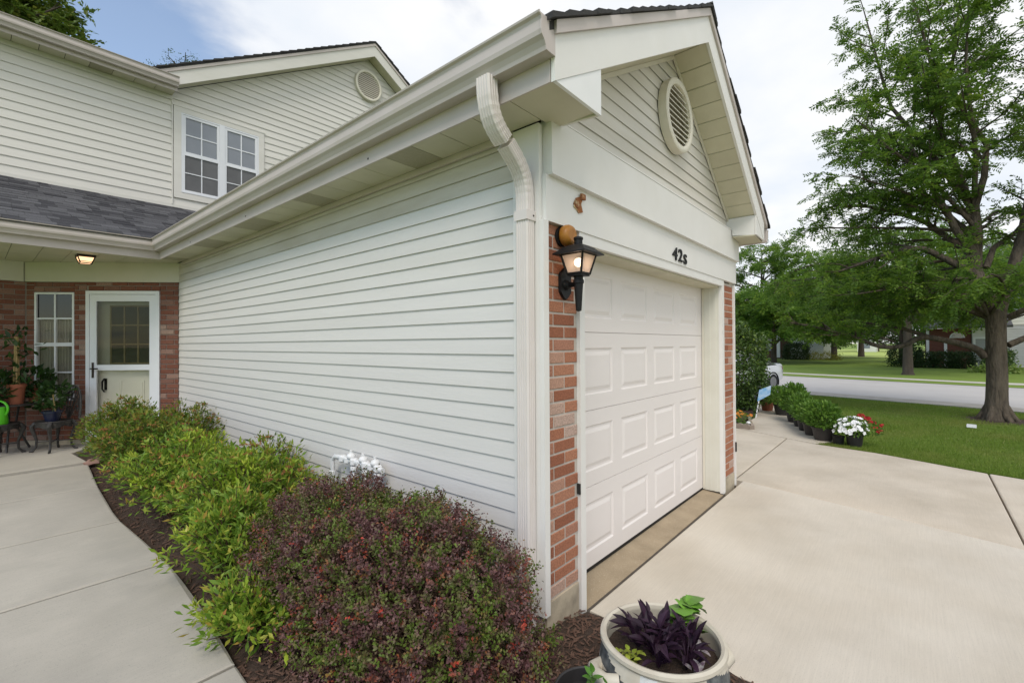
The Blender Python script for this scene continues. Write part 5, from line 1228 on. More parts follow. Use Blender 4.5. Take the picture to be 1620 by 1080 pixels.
# tall bush beside the path and clipped hedges
def leafy_mass(name, label, c, r3, n, L, W, m, cat='shrub', p=2.4, zb=0.0, lumpy=.10, tpl=T2, shell=.25, group=None, kj=6, stems=20):
    r = thing(name, label, cat, (c[0], c[1], zb), group=group); C_ = np.array(c); R_ = np.array(r3)
    d = rng.normal(size=(n,3)); d = d/((np.abs(d)**p).sum(1, keepdims=True)**(1/p))
    f = 1+lumpy*np.sin(d[:,0]*5+c[0])*np.sin(d[:,2]*6+c[1])+lumpy*.8*np.sin(d[:,1]*9+d[:,2]*4)+rng.normal(0,.03,n)-rng.uniform(0,1,n)**2*shell
    S = C_+d*R_*f[:,None]; S = S[S[:,2] > zb]; n = len(S); d = norm(S-C_)
    lf = Leafs()
    for j in range(kj):
        D = norm(rng.normal(size=(n,3))+d*.8+np.array([0,0,-.15])); sc = rng.uniform(.7,1.2,n)
        V, F, q = leaves(S+rng.normal(size=(n,3))*L*.7, D, d+.6*rng.normal(size=(n,3)), L*sc, W*sc, tpl)
        lf.add(V, F, q, np.clip(rng.normal(.35,.2,n)+.3*np.maximum(d[:,2]-.2, 0)*rng.uniform(0,1,n), 0, 1))
    lf.build('foliage', m, r)
    sb = MB()
    for i in range(stems):
        s = S[rng.integers(n)]; b = (c[0]+rng.normal()*r3[0]*.15, c[1]+rng.normal()*r3[1]*.15, zb-.03)
        sb.tube([b, ((b[0]+s[0])/2,(b[1]+s[1])/2,(b[2]+s[2])/2+.1*r3[2]), tuple(s)], [.012,.008,.003], 4, cap=False)
    sb.build('stems', M['stem'], r, kind='stuff'); return r
leafy_mass('bush', 'tall rounded glossy green bush beside the garage and path', (11.0,1.80,1.05), (.62,.72,1.18), 2600, .075, .042, M['shrub'], zb=-.05, lumpy=.13, p=2.2)
leafy_mass('hedge', 'dark clipped hedge block by the white house wall across the street', (57.5,7.75,.65), (1.0,1.15,.95), 900, .16, .09, M['hedge'], cat='hedge', p=6, zb=-.2, lumpy=.02)
for yy_, w_, lab in ((-2.45,.85,'left clipped hedge in front of the brick house'),(-3.65,.72,'middle clipped hedge in front of the brick house'),(-4.6,.62,'right clipped hedge in front of the brick house')):
    leafy_mass('hedge', lab, (43.2,yy_,.35), (.7,w_,.62), 500, .12, .07, M['hedge'], cat='hedge', p=5, zb=-.2, lumpy=.03, group='hedges in front of the brick house')
leafy_mass('bush', 'rounded dark bush beside the white corner board of the brick house', (44,-1.55,.6), (.9,.95,1.0), 600, .14, .08, M['hedge'], zb=-.2, lumpy=.1)
leafy_mass('bush', 'green bush in front of the grey sided wing', (40.5,-6.1,.55), (.7,.7,.75), 500, .12, .07, M['shrub'], zb=-.2, lumpy=.08)
leafy_mass('hosta_clump', 'low yellow-green hosta planting along the far front path', (37.6,-5.75,.0), (.5,1.0,.30), 340, .16, .10, M['hosta'], cat='plant', zb=-.2, lumpy=.1, kj=3)
leafy_mass('flower_clump', 'yellow flowering clump at the end of the white house wall', (57.2,5.2,.1), (.8,1.5,.55), 500, .16, .05, M['yellow_bed'], cat='plant', zb=-.2, lumpy=.15, kj=4)

# ================================================================== HOUSES across the street
def clap(parent, u0, o, ud, nd, z0, z1, w, m, e=.2):
    zz = z0
    while zz < z1: plank(parent, o, ud, nd, u0, u0+w, u0, u0+w, zz, min(e+.01, z1-zz), m, lip=.03); zz += e
BH = thing('brick_house', 'red brick house with arched window and attached grey garage door across the street', 'house', (46,-5,-.2))
hb = MB(); hb.box((45.4,-5.25,-.2),(54,-2.9,2.75)); hb.build('wall', M['brick_far'], BH)
MB().box((45.3,-2.95,-.2),(45.42,-2.78,2.74)).build('corner_board', M['white'], BH)
MB().box((45.33,-3.95,-.2),(45.42,-3.78,2.0)).build('pilaster', M['white'], BH)
aw = MB(); aw.prism([(45.35,-4.5+.42*cos(t), 2.05+.42*sin(t)) for t in np.linspace(0, pi, 13)], (.06,0,0)); aw.build('window_frame', M['white'], BH)
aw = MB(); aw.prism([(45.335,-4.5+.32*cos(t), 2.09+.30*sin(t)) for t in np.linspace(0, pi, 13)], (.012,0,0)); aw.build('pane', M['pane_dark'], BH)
gw = MB().box((45.2,-7.0,-.2),(54,-5.28,2.75)).build('wall', M['clapboard_far'], BH)
MB().box((45.12,-6.65,-.19),(45.19,-5.45,1.95)).build('garage_door', M['garage_far'], BH)
dfm = MB(); dfm.box((45.08,-5.44,-.19),(45.195,-5.32,2.1)); dfm.box((45.08,-6.78,-.19),(45.195,-6.66,2.1)); dfm.box((45.08,-6.655,1.96),(45.195,-5.445,2.1)); dfm.build('door_frame', M['white'], BH)
MB().prism([(44.9,-7.3,2.75),(44.9,-2.6,2.75),(49.5,-2.6,4.9),(49.5,-7.3,4.9)], (0,0,.15)).build('roof', M['roof_grey'], BH)
G2 = thing('grey_house', 'tall pale gabled house with grey roof behind the honey locust trunk', 'house', (49,-9,-.2))
MB().box((47.5,-16,-.2),(58,-7.1,2.9)).build('wall', M['clapboard_grey'], G2)
cw = MB().box((47.62,-16,2.91),(58,-6.9,6.1)).build('upper_wall', M['clapboard_far'], G2)
clap(cw, -9, (47.6,0,0), (0,1,0), (-1,0,0), 3.0, 6.0, 2.0, M['clapboard_far'], .25)
lw2 = MB().box((47.44,-16,-.19),(47.49,-7.1,-.1)).build('lower_wall', M['clapboard_grey'], G2)
clap(lw2, -9.2, (47.48,0,0), (0,1,0), (-1,0,0), -.1, 2.8, 2.1, M['clapboard_grey'], .2)
f2 = MB().box((47.5,-8.35,3.9),(47.565,-7.55,5.2)).build('window', M['white'], G2)
for i in range(2):
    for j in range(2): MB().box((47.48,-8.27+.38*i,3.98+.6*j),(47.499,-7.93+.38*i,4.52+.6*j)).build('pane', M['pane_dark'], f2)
MB().prism([(47.0,-6.6,5.9),(47.0,-16,5.9),(52,-16,9.6),(52,-6.6,9.6)], (0,0,.15)).build('roof', M['roof_grey'], G2)
MB().box((46.9,-16,5.8),(47.0,-6.6,6.03)).build('fascia_board', M['white'], G2)
BR2 = thing('brown_house', 'dark brown house under the trees across the street', 'house', (62,10.5,-.2))
MB().box((61,8.9,-.2),(72,16,3.4)).build('wall', M['brown_far'], BR2)
MB().box((60.9,9.95,.0),(60.99,10.3,2.9)).build('pilaster', M['white'], BR2)
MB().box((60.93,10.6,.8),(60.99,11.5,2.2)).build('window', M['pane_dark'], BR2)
MB().prism([(60.3,8.4,3.4),(60.3,16.5,3.4),(66,16.5,6.5),(66,8.4,6.5)], (0,0,.15)).build('roof', M['roof_grey'], BR2)
WH = thing('white_house', 'white sided house end wall with one small window beyond the far hedge', 'house', (62,6.6,-.2))
ww = MB().box((60.5,5.55,-.2),(70,8.8,3.6)).build('wall', M['clapboard_far'], WH)
clap(ww, 5.55, (60.48,0,0), (0,1,0), (-1,0,0), -.1, 3.5, 3.2, M['clapboard_far'], .25)
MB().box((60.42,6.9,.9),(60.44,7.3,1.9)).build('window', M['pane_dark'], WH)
MB().prism([(60.0,5.2,3.6),(60.0,8.85,3.6),(65,8.85,6.2),(65,5.2,6.2)], (0,0,.15)).build('roof', M['roof_grey'], WH)
FH = thing('field_house', 'small pale house end showing past the bright far field', 'house', (112,4.4,-.2))
MB().box((112,2.9,-.2),(118,5.9,2.6)).build('wall', M['clapboard_far'], FH); MB().prism([(111.5,2.5,2.6),(111.5,6.3,2.6),(115,6.3,4.3),(115,2.5,4.3)], (0,0,.15)).build('roof', M['roof_grey'], FH)
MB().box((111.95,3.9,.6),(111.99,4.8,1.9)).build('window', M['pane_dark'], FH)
poly_sheet('far_path', [(45.1,-5.4),(45.1,-7.4),(40,-6.6),(30.5,-6.9),(30.4,-5.6),(39,-5.2)], -.186, M['concrete'])

# ================================================================== PLANTERS in the foreground
SP = thing('striped_planter', 'big cream ceramic planter with charcoal curved stripes and purple foliage at the driveway corner', 'planter', (-.12,-.79,-.04))
px_, py_ = -.12, -.79; RZ = .34
prof = [(.16,-.06),(.20,-.04),(.255,.05),(.292,.14),(.298,.22),(.285,.285),(.275,.31),(.282,.318),(.292,.33),(.290,.345),(.276,.352),(.262,.346),(.258,.33),(.262,.29),(.262,.24)]
def band(mat_of):
    n = 96; V = []; k = len(prof)
    fine = []
    for i in range(k-1):
        for q in range(4): t = q/4; fine.append((prof[i][0]+(prof[i+1][0]-prof[i][0])*t, prof[i][1]+(prof[i+1][1]-prof[i][1])*t))
    fine.append(prof[-1]); k = len(fine); mb = MB()
    for r_, z_ in fine:
        for j in range(n): mb.v.append((px_+r_*cos(2*pi*j/n), py_+r_*sin(2*pi*j/n), z_))
    for i in range(k-1):
        for j in range(n):
            mb.f.append((i*n+j, i*n+(j+1) % n, (i+1)*n+(j+1) % n, (i+1)*n+j))
            mb.m.append(mat_of(2*pi*(j+.5)/n, (fine[i][1]+fine[i+1][1])/2, i < k-1-4*7))
    return mb
def stripes(a, z_, outer):
    if not outer or z_ > .308: return 0
    ph = ((a-1.25)*3/(2*pi)) % 1.0
    arc = .30-.62*(ph-.5)**2
    if abs(z_-arc+.03) < .036+.006*sin(a*9): return 1
    if abs(z_-(arc-.15)) < .022: return 1
    if ph < .075 or ph > .925: return 2
    return 0
sb_ = band(stripes); sb_.build('pot', [M['ceramic'], M['ceramic_stripe'], M['ceramic_white']], SP, smooth=True)
for a in (2.55, 5.69):   # two thick side handles
    mb = MB(); c_, s_ = cos(a), sin(a); r_ = .285; t_ = (-s_, c_)
    mb.tube([(px_+c_*(r_-.01)+t_[0]*.085, py_+s_*(r_-.01)+t_[1]*.085, .24),(px_+c_*(r_+.045)+t_[0]*.06, py_+s_*(r_+.045)+t_[1]*.06, .235),(px_+c_*(r_+.062), py_+s_*(r_+.062), .225),(px_+c_*(r_+.045)-t_[0]*.06, py_+s_*(r_+.045)-t_[1]*.06, .215),(px_+c_*(r_-.01)-t_[0]*.085, py_+s_*(r_-.01)-t_[1]*.085, .21)], [.03,.032,.034,.032,.03], 10)
    mb.build('handle', M['ceramic'], SP, smooth=True)
so = MB(); so.lathe([(.001,.262),(.12,.268),(.259,.258)], (px_,py_,0), 24); so.build('potting_soil', M['soil'], SP, smooth=True)
def leaf_piece(name, base, d, up, L, W, m, parent, curl=.25, fold=.18, wavy=.0, tipw=.0, nseg=6):
    """one broad leaf as its own piece, folded along the midrib and curling down"""
    d = Vector(d).normalized(); s = d.cross(Vector(up)).normalized(); n_ = s.cross(d); b = Vector(base); V = []
    for i in range(nseg+1):
        t = i/nseg; w = W*(sin(pi*min(t**.75, 1)))**.9*(1 if t < 1 else 0)+(.002 if i else .004)
        if wavy: w *= 1+wavy*sin(t*22)
        c = b+d*L*t*(1-.1*curl*t)-n_*curl*L*t*t
        V += [c+s*w*.5+n_*fold*w, c, c-s*w*.5+n_*fold*w]
    F = []
    for i in range(nseg):
        a = i*3; F += [(a,a+1,a+4,a+3),(a+1,a+2,a+5,a+4)]
    return MB().add(V, F).build(name, m, parent, smooth=True)
def potplant(name, label, base, parent_specs, cat='plant', group=None):
    r = thing(name, label, cat, base, group=group)
    return r
PV = thing('purple_potato_vine', 'dark purple sweet potato vine with pointed leaves in the striped planter', 'plant', (-.15,-.80,.265))
random.seed(12)
vb = MB()
for c_ in ((-.19,-.70,.29),(-.14,-.82,.29),(-.09,-.91,.28),(-.25,-.83,.28),(-.11,-.74,.28),(-.18,-.93,.28),(-.20,-.78,.29)):
    for k in range(21):
        a = random.uniform(0, 2*pi); el = random.uniform(.1, 1.35)
        hgt = random.uniform(.02, .13); base = Vector(c_)+Vector((cos(a)*.04, sin(a)*.04, hgt))
        vb.tube([c_, tuple((Vector(c_)+base)/2+Vector((0,0,.012))), tuple(base)], [.004,.0035,.003], 5, cap=False)
        d = Vector((cos(a)*cos(el), sin(a)*cos(el), sin(el)))
        L_ = random.uniform(.055, .105)
        leaf_piece('leaf', base, d, Vector((random.uniform(-.4,.4), random.uniform(-.4,.4), 1)) if el < 1 else Vector((cos(a), sin(a), .3))*-1, L_, L_*random.uniform(.26,.42), M['purple_leaf'], PV, curl=random.uniform(.05,.35), fold=.22)
vb.build('stems', M['purple_leaf'], PV, kind='stuff')
PL_ = thing('lime_plant', 'bright green broad ruffled leaf plant at the right rim of the striped planter', 'plant', (.03,-.82,.265))
vb = MB()
for k in range(17):
    a = random.uniform(-2.2, 1.2); base = Vector((.06+random.uniform(-.08,.05), -.83+random.uniform(-.08,.07), .33+random.uniform(.0,.10)))
    vb.tube([(.03,-.82,.26), tuple((Vector((.03,-.82,.26))+base)/2+Vector((0,0,.02))), tuple(base)], .0035, 5, cap=False)
    leaf_piece('leaf', base, (cos(a), sin(a), random.uniform(-.15,.45)), (0,random.uniform(-.3,.3),1), random.uniform(.085,.13), random.uniform(.095,.135), M['lime_leaf'], PL_, curl=.5, fold=.10, wavy=.09, nseg=9)
vb.build('stems', M['green_stem'], PL_, kind='stuff')
PYL = thing('yellow_sedum', 'small yellow-green plant at the left inside rim of the striped planter', 'plant', (-.30,-.72,.262))
for k in range(26):
    a = random.uniform(0, 2*pi); leaf_piece('leaf', (-.305+random.uniform(-.035,.045), -.70+random.uniform(-.055,.055), .275+random.uniform(0,.055)), (cos(a),sin(a),.5), (0,0,1), .035, .020, M['yellow_leaf'], PYL, nseg=4)
PSL_ = thing('tradescantia', 'silver and purple striped small leaves at the front of the striped planter', 'plant', (-.19,-.98,.262))
for (cx_, cy_) in ((-.20,-.985),(-.05,-.95)):
    for k in range(8):
        a = random.uniform(0, 2*pi); leaf_piece('leaf', (cx_+random.uniform(-.02,.02), cy_+random.uniform(-.02,.02), .285+random.uniform(0,.03)), (cos(a),sin(a),random.uniform(.2,.9)), (0,0,1), random.uniform(.04,.065), .022, M['silver_leaf'], PSL_, nseg=4)
BP = thing('black_pot', 'black plastic nursery pot half in frame beside the striped planter', 'planter', (-.525,-.63,-.04))
bx_, by_ = -.525, -.63
MB().lathe([(.11,-.06),(.13,.10),(.145,.20),(.150,.205),(.156,.235),(.150,.24),(.143,.235),(.138,.18)], (bx_,by_,0), 36).build('pot', M['pot_black'], BP, smooth=True)
MB().lathe([(.001,.155),(.137,.15)], (bx_,by_,0), 20).build('potting_soil', M['soil'], BP)
BX = thing('green_seedling', 'upright glossy green seedling growing in the black pot', 'plant', (bx_,by_,.15))
vb = MB()
for (ox, oy, hh, nn) in ((0.02,.0,.15,7),(.06,-.03,.075,4),(-.03,-.04,.06,4),(-.11,.02,.05,3)):
    b0 = Vector((bx_+ox, by_+oy, .15)); t0 = b0+Vector((ox*.2, oy*.2, hh)); vb.tube([tuple(b0), tuple((b0+t0)/2), tuple(t0)], .003, 5)
    for k in range(nn):
        q = .3+.7*k/nn; p = b0+(t0-b0)*q; a = k*2.2+ox*30
        for sgn in (0, pi): leaf_piece('leaf', p, (cos(a+sgn),sin(a+sgn),.55), (0,0,1), random.uniform(.04,.055), random.uniform(.024,.030), M['box_leaf'], BX, curl=.2, nseg=5)
    leaf_piece('leaf', t0, (.2,.1,1), (1,0,.2), .045, .026, M['box_leaf'], BX, nseg=5)
vb.build('stems', M['green_stem'], BX, kind='stuff')

# gas pipes painted white, behind the barberry
GM = thing('gas_manifold', 'white painted gas pipe manifold against the siding behind the barberry', 'gas meter', (-.10,1.95,.45))
gm = MB()
for y in (1.62, 1.80, 1.98): 
    gm2 = MB(); gm2.tube([(-.10,y,.25),(-.10,y,.60)], .021, 10); gm2.lathe([(.029,-.022),(.033,-.015),(.033,.015),(.029,.022)], (-.10,y,.60), 10); gm2.lathe([(.001,.0),(.027,.003),(.027,.03),(.001,.034)], (-.10,y,.45), 8); gm2.build('riser', M['white'], GM, smooth=True)
h = MB(); h.tube([(-.10,1.55,.655),(-.10,2.20,.665)], .023, 10)
for y in (1.62,1.71,1.80,1.89,1.98,2.08,2.17): h.lathe([(.026,-.03),(.036,-.02),(.036,.02),(.026,.03)], (-.10,y,.66), 10)
h.build('header_pipe', M['white'], GM, smooth=True)
h = MB(); h.tube([(-.10,2.20,.665),(-.10,2.30,.66),(-.10,2.345,.62),(-.10,2.35,.35)], .021, 10); h.lathe([(.03,-.02),(.034,0),(.03,.02)], (-.10,2.35,.50), 10); h.build('side_pipe', M['white'], GM, smooth=True)
for y in (1.66, 1.84, 2.03):
    h = MB(); h.ball((-.10,y,.70), .040, 12, 7, (1,1.0,.75)); h.tube([(-.10,y,.72),(-.10,y,.752)], .013, 8); h.build('regulator', M['white'], GM, smooth=True)

GM.location.z += .075
# ================================================================== PATH side: pots, flowers, sign, marigold bed
def leaf_clump(parent, c, r3, n, L, W, m, name='foliage', up=.5, tpl=T2):
    d = rand_unit(n, .25); f = rng.uniform(.35, 1, n)**.5; P = np.array(c)+d*np.array(r3)*f[:,None]; P[:,2] = np.maximum(P[:,2], c[2]-r3[2]*.35)
    D = norm(d+rng.normal(size=(n,3))*.6+np.array([0,0,up])); sc = rng.uniform(.65,1.2,n)
    lf = Leafs(); V, F, q = leaves(P, D, d*.4+np.array([0,0,.8])+rng.normal(size=(n,3))*.4, L*sc, W*sc, tpl)
    lf.add(V, F, q, np.clip(rng.normal(.4,.22,n),0,1)); return lf.build(name, m, parent)
def planter_pot(name, label, c, r, h, m, group=None, taper=.72):
    t = thing(name, label, 'pot', c, group=group)
    MB().lathe([(r*taper,0),(r*(taper+.12),h*.35),(r*.95,h*.86),(r*1.0,h*.87),(r*1.04,h*.9),(r*1.04,h),(r*.95,h),(r*.92,h*.88)], c, 24).build('pot', m, t, smooth=True)
    MB().lathe([(.001,h*.9),(r*.93,h*.88)], c, 16).build('potting_soil', M['soil'], t); return t
pots = [((7.98,-.50,-.06), .185,.25,'pot_brown','large brown bowl planter at the driveway end of the pot row', (.27,.27,.27), 620, 'bushy green plant overflowing the large brown bowl planter'),
        ((8.42,-.27,-.045),.165,.23,'pot_brown','second dark pot behind the large brown bowl planter', (.25,.25,.25), 420, 'green plant in the second dark pot of the row'),
        ((8.86,-.10,-.045),.16,.23,'pot_black','third pot of the row by the path, black', (.24,.24,.25), 380, 'green plant in the third pot of the row'),
        ((9.34,.06,-.045), .16,.24,'pot_black','fourth pot of the row by the path, black', (.25,.25,.27), 380, 'green plant in the fourth pot of the row'),
        ((9.90,.27,-.045), .17,.26,'pot_black','fifth pot of the row by the path, black and upright', (.28,.28,.36), 460, 'tallest leafy plant of the pot row in the fifth pot'),
        ((10.95,.70,-.045), .20,.27,'pot_black','wide black pot with arching plant two before the terracotta pot', (.36,.36,.27), 420, 'spreading green plant in the wide black pot'),]
for c, r, h_, m, lab, r3, n_, lab2 in pots:
    planter_pot('flower_pot', lab, c, r, h_, M[m], 'dark pots along the path')
    pt = thing('potted_plant', lab2, 'plant', (c[0],c[1],c[2]+h_*.9), group='plants in the pots along the path')
    r3 = (r3[0]*1.05, r3[1]*1.05, r3[2]*random.uniform(.9,1.12))
    leaf_clump(pt, (c[0],c[1],c[2]+h_+r3[2]*.55), r3, n_*2, random.uniform(.07,.11), random.uniform(.026,.05), M['pot_plant'])
    stx = MB()
    for k in range(9): a = k*.7; stx.tube([(c[0]+.03*cos(a),c[1]+.03*sin(a),c[2]+h_*.85),(c[0]+.08*cos(a),c[1]+.08*sin(a),c[2]+h_+r3[2]*.5),(c[0]+r3[0]*.6*cos(a),c[1]+r3[1]*.6*sin(a),c[2]+h_+r3[2])], .005, 4, cap=False)
    stx.build('stems', M['green_stem'], pt, kind='stuff')
planter_pot('terracotta_pot', 'terracotta pot at the far end of the pot row beside the sign', (11.55,1.16,-.045), .17, .28, M['terracotta'])
pt = thing('potted_plant', 'pale arching plant in the far terracotta pot', 'plant', (11.55,1.16,.2)); leaf_clump(pt, (11.55,1.16,.33), (.26,.26,.2), 260, .09, .022, M['pot_plant'])
pebble(9.85,.02,-.03,.05,M['stone'],'pale stone between pots at the edge of the path')
pebble(10.4,.42,-.03,.05,M['stone'],'second pale stone between the far pots')
# petunias and geraniums
planter_pot('flower_pot', 'black pot with white petunias at the corner of lawn and driveway', (7.80,-.98,-.085), .135, .24, M['pot_black'], 'dark pots along the path')
planter_pot('flower_pot', 'small black pot half hidden below the white petunias', (7.85,-.74,-.085), .10, .17, M['pot_black'], 'dark pots along the path')
def bloom(m, rr):
    mb = MB(); V = [(0,0,-.008)]
    for k in range(10): a = 2*pi*k/10; q = rr*(1 if k % 2 else .86); V.append((q*cos(a), q*sin(a), .006 if k % 2 else .0))
    mb.add(V, [(0,1+k,1+(k+1) % 10) for k in range(10)]); t_ = mb.build('flower', m, None); d = t_.data; bpy.data.objects.remove(t_); return d
def flowers(parent, me, P, tilt=.7, sc=(.8,1.2)):
    for p, d in P:
        o = bpy.data.objects.new('flower', me); COL.objects.link(o); o.parent = parent
        o.rotation_euler = Vector(d).to_track_quat('Z','Y').to_euler(); k = random.uniform(*sc); o.scale = (k,k,k); o.location = Vector(p)-offset(parent)
PT = thing('petunia', 'mound of white petunias in the black pot at the lawn corner', 'flowers', (7.80,-.90,.15))
leaf_clump(PT, (7.80,-.93,.22), (.26,.30,.21), 480, .05, .026, M['pot_plant'])
bw = bloom(M['petal_white'], .034); Pl = []
for k in range(85):
    a = random.uniform(0, 2*pi); e_ = random.uniform(-.1, 1.3); d = Vector((cos(a)*cos(e_)-.35, sin(a)*cos(e_), sin(e_))).normalized()
    Pl.append(((7.80+d.x*.27, -.93+d.y*.27*random.uniform(.6,1.1), .20+d.z*.24*random.uniform(.7,1.12)), d+Vector((-.25,-.1,.25))))
flowers(PT, bw, Pl)
GE = thing('geranium', 'red geraniums leaning out right behind the white petunias', 'flowers', (7.95,-1.18,.1))
leaf_clump(GE, (7.95,-1.18,.22), (.17,.22,.15), 240, .05, .04, M['pot_plant'])
br_ = bloom(M['petal_red'], .021); Pl = []
for hx, hy, hz, nn in ((8.0,-1.06,.44,17),(7.98,-1.15,.40,17),(7.93,-1.22,.34,15),(7.88,-1.33,.20,12),(7.95,-1.36,.30,5),(7.9,-1.26,.26,6)):
    for k in range(nn):
        d = Vector((random.gauss(0,1)-.4, random.gauss(0,1), abs(random.gauss(0,1)))).normalized(); Pl.append(((hx+d.x*.055, hy+d.y*.055, hz+d.z*.045), d))
flowers(GE, br_, Pl)
# marigold bed with scalloped edging
poly_sheet('garden_bed', [(8.36,.84),(8.78,1.60),(8.9,3.4),(12.3,3.4),(12.3,1.72),(10.1,1.16),(8.8,1.12)], .0, M['soil'], thick=.1)
GEb = thing('garden_edging', 'low scalloped concrete edging round the marigold bed', 'edging', (8.3,.8,-.05))
def edge_block(p0, p1, parent):
    p0, p1 = Vector((*p0, -.06)), Vector((*p1, -.06)); d = p1-p0; nn = Vector((-d.y, d.x, 0)).normalized()*.06; k = 12; poly = [p0]
    for i in range(k+1): t = i/k; poly.append(p0+d*t+Vector((0,0,.095+.022*abs(sin(pi*t*2)))))
    poly.append(p1); MB().prism([q-nn*.5 for q in poly], nn).build('edging_block', M['edging'], parent)
ed = [(8.62,1.72),(8.49,1.40),(8.36,1.09),(8.24,.78),(8.56,.86),(8.88,.95),(9.2,1.03),(9.5,1.1)]
for a, b in zip(ed[:-1], ed[1:]):
    if a == (8.24,.78): a = (8.30,.76)
    v = (Vector((*b,0))-Vector((*a,0)))*.97; edge_block(a, (a[0]+v.x, a[1]+v.y), GEb)
MG = thing('marigolds', 'orange and yellow marigolds in the scalloped bed by the path', 'flowers', (8.65,1.1,.0))
for (cx_, cy_) in ((8.55,1.0),(8.65,1.25),(8.75,1.5),(8.95,1.2)): leaf_clump(MG, (cx_,cy_,.10), (.16,.16,.14), 230, .05, .018, M['pot_plant'])
bo = bloom(M['petal_orange'], .036); Pl = []
for k in range(26): Pl.append(((random.uniform(8.42,8.95), random.uniform(.92,1.6), random.uniform(.15,.27)), Vector((-.5+random.gauss(0,.3), -.3+random.gauss(0,.3), .7))))
flowers(MG, bo, Pl)
pebble(8.42,.87,.07,.05,M['white'],'rounded white stone on the corner of the scalloped edging')
SG = thing('yard_sign', 'small blue and white yard sign on a slanted white stake by the bush', 'sign', (10.1,1.12,0))
MB().tube([(10.05,1.10,-.05),(10.1,1.04,.36)], .014, 8).build('stake', M['white'], SG)
MB().prism([(10.08,1.07,.34),(10.12,.80,.52),(10.13,.78,.74),(10.09,1.03,.62)], (.012,.002,0)).build('sign_panel', M['sign_blue'], SG)
for k, zz in enumerate((.05,.16,.27)): MB().tube([(10.06+.012*k*.9,1.087-.016*k,zz),(10.064+.012*k*.9,1.083-.016*k,zz+.02)], .0148, 8).build('stake_mark', M['black'], SG)
MB().box((11.45,-2.78,-.06),(11.58,-2.66,-.01)).build('x', M['white']) if False else None
wt = MB(); wt.prism([(11.46,-2.79,-.06),(11.58,-2.80,-.06),(11.62,-2.66,-.06),(11.48,-2.64,-.06)], (.01,0,.055)); relabel(wt.build('paper_scrap', M['white']), 'small white scrap lying on the lawn below the honey locust', 'litter')

# ================================================================== PORCH furniture
def iron_chair(name, label, loc, rz, group):
    t = thing(name, label, 'chair', loc, rz, group=group, local=True)
    st_ = MB(); st_.lathe([(.001,.435),(.19,.437),(.215,.445),(.222,.452),(.215,.462),(.19,.456),(.001,.452)], (0,0,0), 26); st_.build('seat', M['iron'], t, smooth=True)
    ap = MB()
    for k in range(26):
        a = 2*pi*k/26; dpt = .055+.04*abs(sin(2*a)); ap.add([(.213*cos(a),.213*sin(a),.445),(.213*cos(a+.24),.213*sin(a+.24),.445),(.205*cos(a+.24),.205*sin(a+.24),.445-.055-.04*abs(sin(2*(a+.24)))),(.205*cos(a),.205*sin(a),.445-dpt)], [(0,1,2,3)])
    ap.build('apron', M['iron'], t)
    for sx in (-1, 1):
        for sy in (-1, 1):
            lg = MB(); q = lambda r_, z_: (sx*r_*.72, sy*r_*.72, z_)
            lg.tube([q(.20,.44),q(.245,.38),(q(.225,.30)),q(.19,.18),q(.195,.07),q(.235,.015),q(.27,.012)], [.030,.032,.024,.017,.014,.017,.012], 8); lg.build('leg', M['iron'], t, smooth=True)
    sx_ = MB(); sx_.tube([(-.13,-.13,.15),(.13,.13,.15)], .009, 6); sx_.tube([(-.13,.13,.152),(.13,-.13,.152)], .009, 6); sx_.build('stretcher', M['iron'], t)
    bk = MB(); out = []
    for k in range(15): a = pi*k/14; out.append((.225*cos(a)*(1+.08*sin(a)), .19+.07*sin(a), .47+.50*sin(a)**.8))
    bk.tube(out, .018, 7)
    for k in range(3, 12): a = pi*k/14; e_ = out[k]; bk.tube([(0.02*(7-k)*.3,.195,.47),((e_[0])*.55+.02*sin(k*3),.215,.47+(e_[2]-.47)*.55),(e_[0],e_[1],e_[2])], .008, 5)
    for rr in (.35,.62,.82):
        bk.tube([(out[k][0]*rr+.012*(1 if k % 2 else -1), .19+.04*rr, .47+(out[k][2]-.47)*rr+.012*(1 if k % 2 else -1)) for k in range(1, 14)], .0075, 5)
    for k in range(10): a = .5+k*.24; bk.ball((.215*cos(a)*.78, .222, .47+.43*sin(a)*.74), .017, 6, 4)
    bk.build('backrest', M['iron'], t, smooth=True); return t
PF = .162
iron_chair('iron_chair', 'ornate black cast iron chair holding the blue pot beside the entry window', (-1.42,8.28,PF), radians(-62), 'cast iron chairs on the porch')
iron_chair('iron_chair', 'ornate black cast iron chair under the green watering can', (-1.98,8.50,PF), radians(40), 'cast iron chairs on the porch')
TB = thing('patio_table', 'round iron patio table with a pale top behind the two chairs', 'table', (-1.86,8.72,PF))
MB().lathe([(.001,.70),(.33,.70),(.345,.705),(.345,.72),(.33,.725),(.001,.722)], (-1.86,8.72,PF), 30).build('tabletop', M['iron'], TB, smooth=True)
for k in range(3):
    a = k*2.1+.3; MB().tube([(-1.86+.10*cos(a),8.72+.10*sin(a),PF+.70),(-1.86+.06*cos(a),8.72+.06*sin(a),PF+.4),(-1.86+.22*cos(a),8.72+.22*sin(a),PF+.02)], [.016,.014,.016], 7).build('leg', M['iron'], TB, smooth=True)
TZ = PF+.725
def simple_pot(name, label, c, r, h, m, rim=True): 
    t = thing(name, label, 'pot', c); MB().lathe([(r*.72,0),(r*.94,h*.8),(r*.94,h*.81),(r*1.06,h*.82),(r*1.06,h),(r*.95,h),(r*.9,h*.85)], c, 22).build('pot', m, t, smooth=True, angle=30); MB().lathe([(.001,h*.9),(r*.91,h*.88)], c, 14).build('potting_soil', M['soil'], t); return t
simple_pot('terracotta_pot', 'tall terracotta pot on the porch table with a bamboo staked plant', (-1.80,8.62,TZ), .105, .30, M['terracotta'])
